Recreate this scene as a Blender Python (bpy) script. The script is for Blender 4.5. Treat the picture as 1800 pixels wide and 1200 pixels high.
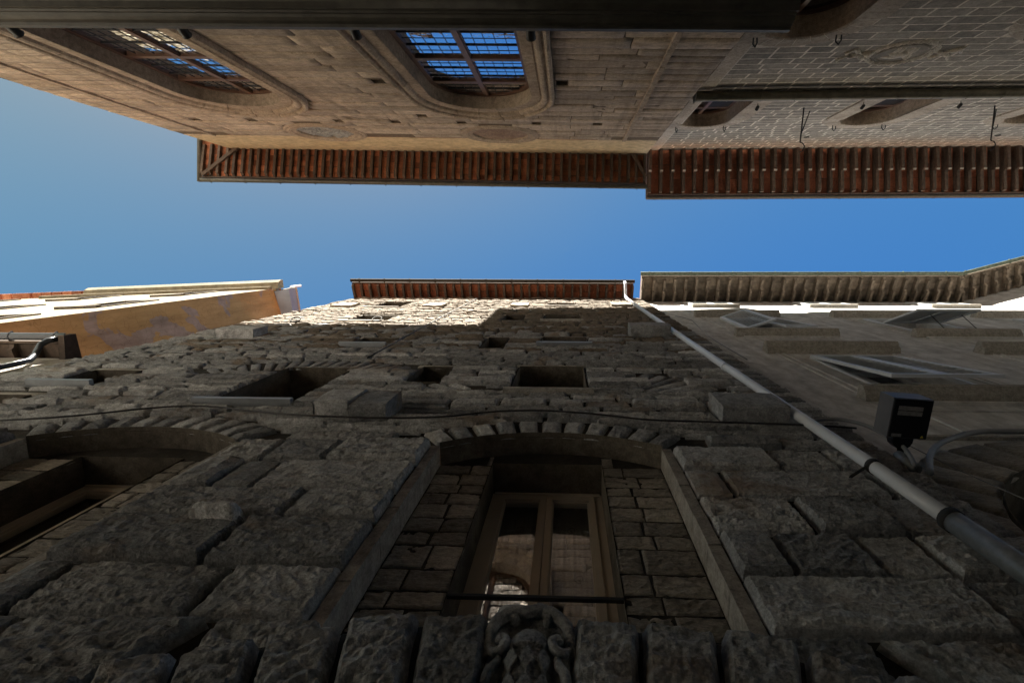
import bpy, math, random
from mathutils import Vector, Matrix, noise, Quaternion
import numpy as np

sc = bpy.context.scene
for o in list(bpy.data.objects):
    bpy.data.objects.remove(o)
COL = sc.collection
PI = math.pi
EYE = 1.6                       # height of the lens above the paving; all wall heights below are measured from it

# ------------------------------------------------------------------ camera, sky, sun, exposure
def setup_view():
    z = Vector((35, 157, -930)).normalized()          # zenith in camera space
    s = .0083
    x = Vector((1, -s, (35 - 157 * s) / 930)); x = (x - z * x.dot(z)).normalized()
    y = z.cross(x)
    cam = bpy.data.cameras.new('camera')
    co = bpy.data.objects.new('camera', cam); COL.objects.link(co)
    co.matrix_world = Matrix(((x[0], x[1], x[2], 0), (y[0], y[1], y[2], 0), (z[0], z[1], z[2], EYE), (0, 0, 0, 1)))
    cam.sensor_width = 36; cam.lens = 18.6; cam.shift_x = -61 / 1800
    cam.clip_start = .05; cam.clip_end = 3000
    sc.camera = co
SUN = Vector((-.43, -1.0, 1.16)).normalized()          # towards the sun
setup_view()
w = bpy.data.worlds.new('World'); sc.world = w; w.use_nodes = True
nt = w.node_tree
sky = nt.nodes.new('ShaderNodeTexSky'); sky.sky_type = 'NISHITA'; sky.sun_disc = False
sky.sun_elevation = math.asin(SUN.z); sky.sun_rotation = math.atan2(SUN.x, SUN.y)
sky.air_density = .7; sky.dust_density = 1.0; sky.ozone_density = 6.0
sky.altitude = 0
# the whole dome gets one tone curve per channel: deep azure overhead, milky towards the sun
sep = nt.nodes.new('ShaderNodeSeparateColor'); com = nt.nodes.new('ShaderNodeCombineColor'); nt.links.new(sky.outputs[0], sep.inputs[0])
for ch, (gain, pw, top) in enumerate(((.122, 1.42, 3.0), (.183, .60, 9), (.53, -.32, 99))):
    p_ = nt.nodes.new('ShaderNodeMath'); p_.operation = 'POWER'; p_.inputs[1].default_value = pw; nt.links.new(sep.outputs[ch], p_.inputs[0])
    m_ = nt.nodes.new('ShaderNodeMath'); m_.operation = 'MULTIPLY'; m_.inputs[1].default_value = gain; mn = nt.nodes.new('ShaderNodeMath'); mn.operation = 'MINIMUM'; mn.inputs[1].default_value = top; nt.links.new(p_.outputs[0], mn.inputs[0]); nt.links.new(mn.outputs[0], m_.inputs[0]); nt.links.new(m_.outputs[0], com.inputs[ch])
nt.links.new(com.outputs[0], nt.nodes['Background'].inputs[0])
nt.nodes['Background'].inputs[1].default_value = .07
sl = bpy.data.lights.new('sun', 'SUN'); sl.energy = 2.0; sl.angle = math.radians(.55); sl.color = (1, .92, .80)
so = bpy.data.objects.new('sun', sl); COL.objects.link(so); so.location = (0, 0, 60)
so.rotation_euler = SUN.to_track_quat('Z', 'Y').to_euler()
sc.view_settings.view_transform = 'Standard'; sc.view_settings.look = 'None'
sc.view_settings.exposure = 4.25; sc.view_settings.gamma = 1.0; sc.view_settings.use_curve_mapping = False
sc.cycles.max_bounces = 10; sc.cycles.diffuse_bounces = 8; sc.cycles.glossy_bounces = 3; sc.cycles.transparent_max_bounces = 6
sc.cycles.caustics_reflective = False; sc.cycles.caustics_refractive = False

# ------------------------------------------------------------------ frames: every wall has its own (along, out, up)
class Fr:
    def __init__(s, ox, oy, ang, face):
        s.o = Vector((ox, oy, EYE)); s.ang = ang
        s.U = Vector((math.cos(ang), math.sin(ang), 0)); s.O = face * Vector((-math.sin(ang), math.cos(ang), 0))
    def P(s, u, d, h): return s.o + s.U * u + s.O * d + Vector((0, 0, h))
FF = Fr(0, 2, 0, -1)            # rusticated stone palace
FG = Fr(0, 2.05, -.004, -1)     # plastered house on the right
CH = Fr(0, -3.37, .0177, 1)     # sandstone hall opposite
BB = Fr(0, -4.2, -.004, 1)      # painted-block palace opposite, right
YY = Fr(-14.85, 1.87, -.045, -1)  # yellow house far left

# ------------------------------------------------------------------ materials
def rgb(c): return (c[0], c[1], c[2], 1)
MATS = {}
def nmat(name): 
    m = bpy.data.materials.new(name); m.use_nodes = True
    MATS[name] = m
    return m, m.node_tree, m.node_tree.nodes['Principled BSDF']
def _n(t, ty, **kw):
    n = t.nodes.new(ty)
    for k, v in kw.items(): setattr(n, k, v)
    return n
def noise_node(t, vec, scale, detail=6, rough=.6, dist=0):
    n = _n(t, 'ShaderNodeTexNoise'); n.inputs['Scale'].default_value = scale; n.inputs['Detail'].default_value = detail
    n.inputs['Roughness'].default_value = rough; n.inputs['Distortion'].default_value = dist
    t.links.new(vec, n.inputs['Vector']); return n.outputs['Fac']
def ramp(t, fac, stops):
    r = _n(t, 'ShaderNodeValToRGB'); e = r.color_ramp.elements
    while len(e) < len(stops): e.new(.5)
    for el, (p, c) in zip(e, stops):
        el.position = p; el.color = rgb(c) if len(c) == 3 else c
    t.links.new(fac, r.inputs[0]); return r.outputs[0]
def mix(t, fac, a, b, mode='MIX'):
    m = _n(t, 'ShaderNodeMix', data_type='RGBA', blend_type=mode)
    for sck, v in ((m.inputs[0], fac), (m.inputs[6], a), (m.inputs[7], b)):
        if isinstance(v, (int, float)): sck.default_value = v
        elif isinstance(v, tuple): sck.default_value = rgb(v)
        else: t.links.new(v, sck)
    return m.outputs[2]
def stone_mat(name, cols, rnd=.35, scale=1.0, bump=.5, bdist=.02, rough=.9, stain=None, stretch=(1, 1, 1), fine=40, spots=None, streak=None, grit=.3):
    m, t, b = nmat(name)
    g = _n(t, 'ShaderNodeNewGeometry'); mp = _n(t, 'ShaderNodeMapping'); mp.inputs['Scale'].default_value = stretch
    t.links.new(g.outputs['Position'], mp.inputs['Vector']); v = mp.outputs[0]
    oi = _n(t, 'ShaderNodeObjectInfo')
    n1 = noise_node(t, v, .9 * scale, 7, .65, .3)
    c = ramp(t, n1, [(.28, cols[0]), (.5, cols[1]), (.72, cols[2])])
    n2 = noise_node(t, v, 7 * scale, 8, .7)
    d = ramp(t, n2, [(.3, (.55, .55, .55)), (.55, (1, 1, 1)), (.78, (1.3, 1.3, 1.3))])
    c = mix(t, 1.0, c, d, 'MULTIPLY')
    c = mix(t, 1.0, c, ramp(t, noise_node(t, v, 34 * scale, 5, .8), [(.32, (1 - grit,) * 3), (.66, (1 + grit,) * 3)]), 'MULTIPLY')
    r = ramp(t, oi.outputs['Random'], [(0, (1 - rnd, 1 - rnd, 1 - rnd)), (.5, (1, .985, .96)), (1, (1 + rnd, 1 + rnd * .95, 1 + rnd * .85))])
    c = mix(t, 1.0, c, r, 'MULTIPLY')
    if stain:
        n3 = noise_node(t, v, stain[1], 5, .6, .4)
        f = ramp(t, n3, [(stain[2], (0, 0, 0)), (stain[2] + .12, (stain[3],) * 3)])
        c = mix(t, f, c, stain[0])
    if spots:
        n4 = noise_node(t, v, spots[1], 4, .75)
        f = ramp(t, n4, [(spots[2], (0, 0, 0)), (spots[2] + .05, (spots[3],) * 3)])
        c = mix(t, f, c, spots[0])
    if streak:
        m2 = _n(t, 'ShaderNodeMapping'); m2.inputs['Scale'].default_value = (2.6, 2.6, .22); t.links.new(g.outputs['Position'], m2.inputs['Vector'])
        f = ramp(t, noise_node(t, m2.outputs[0], 1.6, 6, .7), [(.48, (0, 0, 0)), (.68, (streak[1],) * 3)])
        c = mix(t, f, c, streak[0])
    t.links.new(c, b.inputs['Base Color']); b.inputs['Roughness'].default_value = rough
    b.inputs['Specular IOR Level'].default_value = .25
    bn1 = noise_node(t, v, fine, 8, .75); bn2 = noise_node(t, v, fine * .35, 4, .6)
    ma = _n(t, 'ShaderNodeMath', operation='MULTIPLY_ADD'); t.links.new(bn2, ma.inputs[0]); ma.inputs[1].default_value = 1.2; t.links.new(bn1, ma.inputs[2]); bn = ma.outputs[0]
    bp = _n(t, 'ShaderNodeBump'); bp.inputs['Strength'].default_value = bump; bp.inputs['Distance'].default_value = bdist
    t.links.new(bn, bp.inputs['Height']); t.links.new(bp.outputs[0], b.inputs['Normal'])
    return m
def plain_mat(name, col, rough=.6, metal=0, var=.15, scale=6, bump=0, spec=.4, rnd=0):
    m, t, b = nmat(name)
    g = _n(t, 'ShaderNodeNewGeometry'); n = noise_node(t, g.outputs['Position'], scale, 6, .65)
    c = ramp(t, n, [(.3, tuple(k * (1 - var) for k in col)), (.7, tuple(k * (1 + var) for k in col))])
    if rnd:
        oi = _n(t, 'ShaderNodeObjectInfo')
        r = ramp(t, oi.outputs['Random'], [(0, (1 - rnd,) * 3), (1, (1 + rnd,) * 3)]); c = mix(t, 1.0, c, r, 'MULTIPLY')
    t.links.new(c, b.inputs['Base Color']); b.inputs['Roughness'].default_value = rough; b.inputs['Metallic'].default_value = metal
    b.inputs['Specular IOR Level'].default_value = spec
    if bump:
        n2 = noise_node(t, g.outputs['Position'], 30, 5, .6); bp = _n(t, 'ShaderNodeBump'); bp.inputs['Strength'].default_value = bump; bp.inputs['Distance'].default_value = .01
        t.links.new(n2, bp.inputs['Height']); t.links.new(bp.outputs[0], b.inputs['Normal'])
    return m
rust_shade = stone_mat('shaded_rusticated_stone', [(.30, .31, .32), (.45, .465, .48), (.585, .60, .615)], rnd=.40, scale=1.3, bump=1.0, bdist=.035, stain=((.29, .215, .15), 1.1, .56, .75), fine=26, spots=((.62, .62, .62), 9, .64, .6), grit=.42)  # shaded copy of the wall stone, paler and cooler to lift the shade
rubble_sun = stone_mat('sunlit_wall_stone', [(.155, .13, .104), (.255, .22, .18), (.35, .31, .26)], rnd=.38, scale=2.2, bump=1.0, bdist=.03, stain=((.24, .15, .08), 2.0, .58, .5), fine=18)  # sunlit copy of the same wall stone, darker and warmer against the sun
mortar = stone_mat('old_mortar', [(.035, .031, .026), (.06, .053, .045), (.10, .088, .075)], scale=2, bump=.6)
niche_stone = stone_mat('brown_coursed_stone', [(.25, .23, .205), (.37, .345, .31), (.47, .445, .41)], rnd=.38, scale=2, bump=1.0, bdist=.02, stretch=(1, 1, 3), fine=22)
smooth_stone = stone_mat('dressed_grey_stone', [(.28, .26, .235), (.38, .36, .33), (.46, .44, .41)], rnd=.12, scale=1.5, bump=.25, bdist=.008)
dark_shade_stone = stone_mat('dark_shaded_stone', [(.07, .06, .05), (.12, .105, .085), (.2, .18, .15)], rnd=.1, scale=1.6, bump=.4)  # dark colour paints the shade in window recesses; also dark sills and surrounds
tan = stone_mat('tan_sandstone', [(.44, .365, .295), (.53, .445, .365), (.60, .515, .43)], rnd=.2, scale=1.1, bump=.7, bdist=.015, stretch=(1, 1, 2.2), fine=24, stain=((.22, .16, .11), 1.1, .6, .55), spots=((.5, .42, .33), 5, .7, .5), streak=((.2, .16, .125), .55))
patch_stone = stone_mat('reddish_infill_stone', [(.22, .155, .12), (.31, .225, .18), (.40, .31, .26)], rnd=0, scale=3, bump=.8, spots=((.12, .1, .08), 12, .6, .7))
tan_joint = stone_mat('tan_joint', [(.17, .13, .10), (.2, .16, .12), (.24, .19, .145)], scale=2)
tan_trim = stone_mat('tan_moulded_stone', [(.36, .285, .22), (.44, .36, .285), (.51, .425, .34)], rnd=.14, scale=1.4, bump=.4, bdist=.008)
cream = stone_mat('cream_plaster', [(.60, .48, .32), (.66, .54, .37), (.7, .58, .42)], rnd=0, scale=.6, bump=.1, grit=.06, streak=((.45, .36, .25), .35))
block_dark = stone_mat('grey_brown_block', [(.22, .20, .172), (.28, .255, .222), (.34, .31, .27)], rnd=.2, scale=1.2, bump=.15, bdist=.005, stain=((.27, .21, .14), .5, .62, .5))
block_joint = stone_mat('pale_joint_plaster', [(.66, .60, .52), (.72, .66, .58), (.78, .72, .64)], scale=1.5, bump=.1)
ring_stone = stone_mat('pale_ring_stone', [(.34, .29, .235), (.43, .37, .305), (.5, .44, .37)], rnd=.14, scale=2, bump=.6, bdist=.01, fine=30, spots=((.2, .16, .12), 14, .6, .5))
relief_pale = stone_mat('pale_scratched_plaster', [(.58, .53, .46), (.65, .6, .53), (.7, .65, .58)], rnd=.08, scale=4, bump=.3)
plast = stone_mat('grey_beige_plaster', [(.56, .56, .56), (.63, .635, .635), (.69, .695, .695)], rnd=.0, scale=.55, bump=.12, bdist=.006, stain=((.44, .43, .415), .35, .55, .5), stretch=(1, 1, .6), streak=((.33, .30, .265), .5), grit=.08)
hood_st = stone_mat('grey_hood_stone', [(.30, .28, .245), (.37, .35, .31), (.43, .41, .37)], rnd=.1, scale=2.4, bump=.3, bdist=.006)
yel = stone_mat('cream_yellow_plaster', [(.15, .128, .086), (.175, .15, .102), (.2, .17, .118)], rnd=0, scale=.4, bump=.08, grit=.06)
def patched():
    m, t, b = nmat('ochre_plaster_with_grey_patches')
    g = _n(t, 'ShaderNodeNewGeometry'); v = g.outputs['Position']
    n = noise_node(t, v, .42, 5, .55, .6); f = ramp(t, n, [(.535, (0, 0, 0)), (.545, (1, 1, 1))])
    o = ramp(t, noise_node(t, v, 1.2, 6), [(.3, (.36, .245, .105)), (.7, (.45, .315, .15))])
    q = ramp(t, noise_node(t, v, 2.5, 6), [(.3, (.26, .215, .19)), (.7, (.35, .30, .275))])
    vo = _n(t, 'ShaderNodeTexVoronoi', feature='DISTANCE_TO_EDGE'); vo.inputs['Scale'].default_value = 1.9
    dv = _n(t, 'ShaderNodeVectorMath', operation='MULTIPLY_ADD'); nz = _n(t, 'ShaderNodeTexNoise'); nz.inputs['Scale'].default_value = 1.3; t.links.new(v, nz.inputs['Vector']); t.links.new(nz.outputs['Color'], dv.inputs[0]); dv.inputs[1].default_value = (1.6, 1.6, 1.6); t.links.new(v, dv.inputs[2]); t.links.new(dv.outputs[0], vo.inputs['Vector'])
    ck = ramp(t, vo.outputs['Distance'], [(.004, (.72, .7, .68)), (.02, (1, 1, 1))])
    m2 = _n(t, 'ShaderNodeMapping'); m2.inputs['Scale'].default_value = (1.8, 1.8, .2); t.links.new(v, m2.inputs['Vector'])
    sk = ramp(t, noise_node(t, m2.outputs[0], 1.3, 7, .7), [(.35, (.72, .7, .68)), (.6, (1.05, 1.05, 1.05))])
    t.links.new(mix(t, 1.0, mix(t, 1.0, mix(t, f, o, q), ck, 'MULTIPLY'), sk, 'MULTIPLY'), b.inputs['Base Color']); b.inputs['Roughness'].default_value = .95
    return m
patch = patched()
terra = stone_mat('terracotta', [(.22, .075, .04), (.33, .125, .065), (.44, .2, .115)], rnd=.45, scale=3, bump=.3)
terra_dark = stone_mat('old_red_terracotta', [(.17, .055, .03), (.25, .085, .045), (.33, .125, .07)], rnd=.35, scale=3, bump=.3)
wood = plain_mat('dark_rafter_timber', (.075, .052, .038), .8, var=.4, scale=9, bump=.4, rnd=.3)
wood_grey = plain_mat('weathered_eave_timber', (.17, .135, .10), .85, var=.45, scale=7, bump=.5, rnd=.35)
gut_dark = plain_mat('dark_lead_gutter', (.085, .082, .07), .45, .5, var=.3, scale=12)
gut_brown = plain_mat('brown_sheet_gutter', (.035, .031, .026), .85, 0, var=.3, scale=12, spec=.08)
gut_bronze = plain_mat('brown_copper_gutter', (.12, .105, .075), .45, .5, var=.35, scale=5)
gut_green = plain_mat('green_copper_gutter', (.11, .135, .10), .5, .5, var=.5, scale=10)
corn_dark = plain_mat('dark_cornice_stone', (.034, .032, .026), .5, 0, var=.5, scale=5, bump=.3, rnd=.15)  # even near-black stone tone
white_pipe = plain_mat('white_plastic_pipe', (.66, .70, .76), .35, var=.08, scale=5)
iron_pipe = plain_mat('grey_iron_pipe', (.20, .21, .215), .5, .3, var=.25, scale=14)
black_pipe = plain_mat('black_painted_pipe', (.05, .055, .065), .3, .2, var=.2)
iron = plain_mat('black_iron', (.025, .024, .023), .8, 0, var=.2)
cable_m = plain_mat('black_cable', (.02, .02, .022), .5)
cable_g = plain_mat('grey_cable', (.25, .26, .27), .5)
black_box = plain_mat('black_enamel', (.012, .012, .014), .35)
grey_box = plain_mat('grey_enamel_side', (.11, .11, .115), .4)
label_m = plain_mat('pale_label', (.22, .22, .22), .6, var=.3, scale=40)
warn_m = plain_mat('yellow_label', (.5, .4, .05), .6)
shut_fr = plain_mat('pale_shutter_paint', (.62, .65, .68), .4, var=.1, scale=3)
shut_slat = plain_mat('grey_green_slat_paint', (.46, .49, .50), .45, var=.12, scale=3)
win_cream = plain_mat('cream_window_wood', (.54, .48, .405), .45, var=.1, scale=4)
win_brown = plain_mat('red_brown_window_wood', (.14, .075, .05), .5, var=.25, scale=6)
win_dark = plain_mat('dark_window_wood', (.05, .042, .035), .6, var=.3)
curtain_m = plain_mat('ecru_curtain', (.34, .29, .23), .9, var=.08, scale=3)
motif_m = plain_mat('dark_embroidery', (.10, .085, .07), .9)
metal_sill = plain_mat('grey_metal_sill', (.30, .32, .34), .4, .4, var=.15)
lead_m = plain_mat('dark_lead_bars', (.035, .035, .04), .5, .3)
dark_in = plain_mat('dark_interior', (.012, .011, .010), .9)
pave = stone_mat('grey_paving_stone', [(.24, .232, .22), (.30, .29, .275), (.35, .34, .325)], rnd=.1, scale=.8, bump=.4)
white_m = plain_mat('white_paint', (.7, .7, .7), .5)
blue_panel = plain_mat('blue_grey_sheet', (.22, .27, .33), .4, var=.2, scale=1)
def glass(name, base, refl, rough, transp=False):
    m, t, b = nmat(name)
    out = t.nodes['Material Output']
    lw = _n(t, 'ShaderNodeLayerWeight'); lw.inputs['Blend'].default_value = .35
    gl = _n(t, 'ShaderNodeBsdfGlossy'); gl.inputs['Roughness'].default_value = rough; gl.inputs['Color'].default_value = (.93, .95, 1, 1)
    gg = _n(t, 'ShaderNodeNewGeometry'); bb_ = _n(t, 'ShaderNodeBump'); bb_.inputs['Strength'].default_value = .05 if transp else .22; bb_.inputs['Distance'].default_value = .01
    t.links.new(noise_node(t, gg.outputs['Position'], 3 if transp else 5, 2, .5), bb_.inputs['Height']); t.links.new(bb_.outputs[0], gl.inputs['Normal'])
    if transp:
        df = _n(t, 'ShaderNodeBsdfTransparent'); df.inputs['Color'].default_value = (.82, .84, .82, 1)
    else:
        df = _n(t, 'ShaderNodeBsdfDiffuse'); df.inputs['Color'].default_value = rgb(base)
    mr = _n(t, 'ShaderNodeMapRange'); mr.inputs['To Min'].default_value = refl[0]; mr.inputs['To Max'].default_value = refl[1]
    t.links.new(lw.outputs['Facing'], mr.inputs['Value'])
    ms = _n(t, 'ShaderNodeMixShader'); t.links.new(mr.outputs[0], ms.inputs[0]); t.links.new(df.outputs[0], ms.inputs[1]); t.links.new(gl.outputs[0], ms.inputs[2])
    t.links.new(ms.outputs[0], out.inputs['Surface'])
    return m
pane_sky = glass('leaded_glass', (.16, .19, .23), (.82, .97), .01)
pane_dark = glass('dark_window_glass', (.012, .012, .012), (.06, .55), .03)
pane_clear = glass('clear_window_glass', (0, 0, 0), (.10, .75), .0, True)

# ------------------------------------------------------------------ geometry helpers
class G:
    def __init__(s): s.v = []; s.f = []; s.mi = []
    def add(s, vs, fs, mi=0):
        n = len(s.v); s.v += [Vector(p) for p in vs]; s.f += [tuple(i + n for i in f) for f in fs]; s.mi += [mi] * len(fs)
    def quad(s, a, b, c, d, mi=0): s.add([a, b, c, d], [(0, 1, 2, 3)], mi)
    def hexa(s, p, mi=0): s.add(p, [(0, 1, 2, 3), (7, 6, 5, 4), (0, 4, 5, 1), (1, 5, 6, 2), (2, 6, 7, 3), (3, 7, 4, 0)], mi)
    def box(s, fr, u0, u1, d0, d1, h0, h1, mi=0):
        P = fr.P; s.hexa([P(u0, d0, h0), P(u1, d0, h0), P(u1, d1, h0), P(u0, d1, h0), P(u0, d0, h1), P(u1, d0, h1), P(u1, d1, h1), P(u0, d1, h1)], mi)
    def prism(s, pts, off, mi=0):          # polygon pts (world) swept by the vector off
        n = len(pts); a = [Vector(p) for p in pts]; b = [p + off for p in a]
        s.add(a + b, [tuple(range(n))[::-1], tuple(range(n, 2 * n))] + [(i, (i + 1) % n, n + (i + 1) % n, n + i) for i in range(n)], mi)
    def tube(s, pts, r, n=8, mi=0, cap=True):
        pts = [Vector(p) for p in pts]; rings = []; up = None
        for i, p in enumerate(pts):
            t = (pts[min(i + 1, len(pts) - 1)] - pts[max(i - 1, 0)]).normalized()
            if up is None: up = t.orthogonal().normalized()
            up = (up - t * up.dot(t)).normalized(); bi = t.cross(up)
            rr = r[i] if isinstance(r, (list, tuple)) else r
            rings.append([p + (up * math.cos(2 * PI * k / n) + bi * math.sin(2 * PI * k / n)) * rr for k in range(n)])
        vs = [q for R in rings for q in R]; fs = []
        for i in range(len(rings) - 1):
            for k in range(n):
                fs.append((i * n + k, i * n + (k + 1) % n, (i + 1) * n + (k + 1) % n, (i + 1) * n + k))
        if cap: fs += [tuple(range(n))[::-1], tuple(range(len(vs) - n, len(vs)))]
        s.add(vs, fs, mi)
    def grid(s, fn, nx, ny, mi=0):
        vs = [fn(i / nx, j / ny) for j in range(ny + 1) for i in range(nx + 1)]
        s.add(vs, [(j * (nx + 1) + i, j * (nx + 1) + i + 1, (j + 1) * (nx + 1) + i + 1, (j + 1) * (nx + 1) + i) for j in range(ny) for i in range(nx)], mi)
    def sphere(s, c, r, nu=10, nv=6, sc=(1, 1, 1), mi=0):
        c = Vector(c)
        s.grid(lambda a, b: c + Vector((r * sc[0] * math.cos(2 * PI * a) * math.sin(PI * b), r * sc[1] * math.sin(2 * PI * a) * math.sin(PI * b), r * sc[2] * math.cos(PI * b))), nu, nv, mi)
W = {}
def put(name, g, mat, parent=None, smooth=False, mesh=None, loc=None):
    """link one mesh object; its origin is the middle of its box"""
    if mesh is None:
        lo = Vector((min(p[i] for p in g.v) for i in range(3))); hi = Vector((max(p[i] for p in g.v) for i in range(3))); c = (lo + hi) / 2
        mesh = bpy.data.meshes.new(name); mesh.from_pydata([p - c for p in g.v], [], g.f); mesh.update()
        for m in (mat if isinstance(mat, (list, tuple)) else [mat]): mesh.materials.append(m)
        if any(g.mi): mesh.polygons.foreach_set('material_index', g.mi)
        if smooth: mesh.polygons.foreach_set('use_smooth', [True] * len(g.f))
    else: c = Vector(loc)
    o = bpy.data.objects.new(name, mesh); COL.objects.link(o)
    W[o.name] = c
    if parent is not None: o.parent = parent; o.location = c - W[parent.name]
    else: o.location = c
    return o
def copy_to(src, off, parent=None):
    """a copy of src (same mesh) moved by off"""
    o = src.copy(); COL.objects.link(o); p = parent or src.parent
    W[o.name] = W[src.name] + Vector(off); o.parent = p
    o.location = W[o.name] - (W[p.name] if p else Vector())
    return o
def thing(name, label, cat, loc, group=None):
    o = bpy.data.objects.new(name, None); COL.objects.link(o); o.location = loc; W[o.name] = Vector(loc)
    o['label'] = label; o['category'] = cat
    if group: o['group'] = group
    return o
def tag(o, label, cat, group=None):
    o['label'] = label; o['category'] = cat
    if group: o['group'] = group
    return o
R = random.Random(7)

# openings: functions h -> (u0,u1) or None
def op_rect(u0, u1, h0, h1): return dict(f=lambda h: (u0, u1) if h0 <= h <= h1 else None, b=[h0, h1], arch=None)
def op_arch(uc, hw, h0, sp, hc, Rr):
    def f(h):
        if h < h0: return None
        if h <= sp: return (uc - hw, uc + hw)
        q = Rr * Rr - (h - hc) ** 2
        return (uc - math.sqrt(q), uc + math.sqrt(q)) if q > 0 and h <= hc + Rr else None
    return dict(f=f, b=[h0, sp, hc + Rr], arch=(sp, hc + Rr))
def op_circ(uc, hc, Rr):
    def f(h):
        q = Rr * Rr - (h - hc) ** 2
        return (uc - math.sqrt(q), uc + math.sqrt(q)) if q > 0 else None
    return dict(f=f, b=[hc - Rr, hc + Rr], arch=(hc - Rr, hc + Rr))
def spans(u0, u1, h, ops):
    seg = [(u0, u1)]
    for o in ops:
        r = o['f'](h)
        if not r: continue
        n = []
        for a, b in seg:
            if r[1] <= a or r[0] >= b: n.append((a, b)); continue
            if r[0] > a: n.append((a, r[0]))
            if r[1] < b: n.append((r[1], b))
        seg = n
    return seg
def sheet(g, fr, u0, u1, h0, h1, ops, d, step=.05, mi=0):
    """a wall face with openings"""
    br = {h0, h1}
    for o in ops:
        for b in o['b']:
            if h0 < b < h1: br.add(b)
        if o['arch']:
            a, b = o['arch']; n = int((b - a) / step) + 1
            for k in range(n + 1):
                x = a + (b - a) * k / n
                if h0 < x < h1: br.add(x)
    br = sorted(br)
    for a, b in zip(br, br[1:]):
        if b - a < 1e-6: continue
        sa = spans(u0, u1, a + 1e-5, ops); sb = spans(u0, u1, b - 1e-5, ops)
        if len(sa) != len(sb): sa = sb = spans(u0, u1, (a + b) / 2, ops)
        for (p, q), (r, t) in zip(sa, sb):
            g.quad(fr.P(p, d, a), fr.P(q, d, a), fr.P(t, d, b), fr.P(r, d, b), mi)
def outline_arch(uc, hw, h0, sp, hc, Rr, n=20):
    a0 = math.atan2(sp - hc, hw)
    return [(uc + hw, h0)] + [(uc + Rr * math.cos(a0 + (PI - 2 * a0) * k / n), hc + Rr * math.sin(a0 + (PI - 2 * a0) * k / n)) for k in range(n + 1)] + [(uc - hw, h0)]
def reveal(g, fr, pts, d0, d1, close=True, mi=0):
    n = len(pts)
    for i in range(n if close else n - 1):
        a, b = pts[i], pts[(i + 1) % n]
        g.quad(fr.P(a[0], d0, a[1]), fr.P(b[0], d0, b[1]), fr.P(b[0], d1, b[1]), fr.P(a[0], d1, a[1]), mi)
def rect(u0, u1, h0, h1): return [(u0, h0), (u1, h0), (u1, h1), (u0, h1)]

def rock(g, fr, quad, proud, seed, nx, ny, amp=.04, edge=.04, base=-.015, jit=.012, mi=0):
    """one rock-faced stone over the four corners quad = [(u,h)]*4 (bl, br, tr, tl)"""
    rr = random.Random(seed); q = [(a + rr.uniform(-jit, jit), b + rr.uniform(-jit, jit)) for a, b in quad]
    W_ = math.hypot(q[1][0] - q[0][0], q[1][1] - q[0][1]); H_ = math.hypot(q[3][0] - q[0][0], q[3][1] - q[0][1])
    off = Vector((rr.uniform(-99, 99), rr.uniform(-99, 99), rr.uniform(-99, 99)))
    tu, th = rr.uniform(-.12, .12), rr.uniform(-.22, .05); ra_ = rr.uniform(-.7, .7); rc, rs = math.cos(ra_), math.sin(ra_)
    # finer rows and columns right at the edges
    def ticks(n, L):
        e = min(.22, edge * .55 / L)
        t = [0, e] + [e + (1 - 2 * e) * k / max(1, n - 2) for k in range(1, max(1, n - 2))] + [1 - e, 1]
        return t
    tx, ty = ticks(nx, W_), ticks(ny, H_)
    vs = []
    for y in ty:
        for x in tx:
            u = (q[0][0] * (1 - x) + q[1][0] * x) * (1 - y) + (q[3][0] * (1 - x) + q[2][0] * x) * y
            h = (q[0][1] * (1 - x) + q[1][1] * x) * (1 - y) + (q[3][1] * (1 - x) + q[2][1] * x) * y
            e = min(x * W_, (1 - x) * W_, y * H_, (1 - y) * H_) / edge
            k = 0 if e <= 0 else min(1, e) ** .45
            p = Vector((u, h, 0)) + off
            px, py = p.x * rc + p.y * rs, -p.x * rs + p.y * rc
            n1 = noise.noise(p * 2.3)
            n2 = 1 - abs(noise.noise(Vector((px * 5, py * 13, p.z)))) * 2.2
            n3 = 1 - abs(noise.noise(Vector((p.x * 17, p.y * 21, p.z)))) * 2.2; n4 = noise.noise(p * 44)
            d = base + k * (proud + amp * (n1 * .42 + (n2 - .45) * .40 + (n3 - .45) * .24 + n4 * .20) + proud * (tu * (x - .5) + th * (y - .5)))
            wob = noise.noise(p * 6 + Vector((3, 7, 1))) * .012 * (1 if k == 0 else .3)
            vs.append(fr.P(u + wob, max(d, base) if k > 0 else base, h - wob))
    a, b = len(tx), len(ty)
    g.add(vs, [(j * a + i, j * a + i + 1, (j + 1) * a + i + 1, (j + 1) * a + i) for j in range(b - 1) for i in range(a - 1)], mi)

def rock_res(fr_h, wd, ht, depth_y=2.0):
    nx = wd * 529 / max(fr_h, 1) / 2.4; ny = ht * 529 * depth_y / max(fr_h, 1) ** 2 / 1.5
    return int(min(92, max(5, nx * 1.15))), int(min(44, max(4, ny * 1.15)))

def segs(a, b, lo, hi, rr):
    out = [a]
    while b - out[-1] > hi * 1.25: out.append(out[-1] + rr.uniform(lo, hi))
    if b - out[-1] < lo * .5 and len(out) > 1: out.pop()
    return out + [b]

# ------------------------------------------------------------------ ground
g = G(); g.grid(lambda a, b: Vector((-150 + 300 * a, -150 + 300 * b, 0)), 4, 4)
st = put('street', g, pave); st['kind'] = 'structure'

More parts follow.
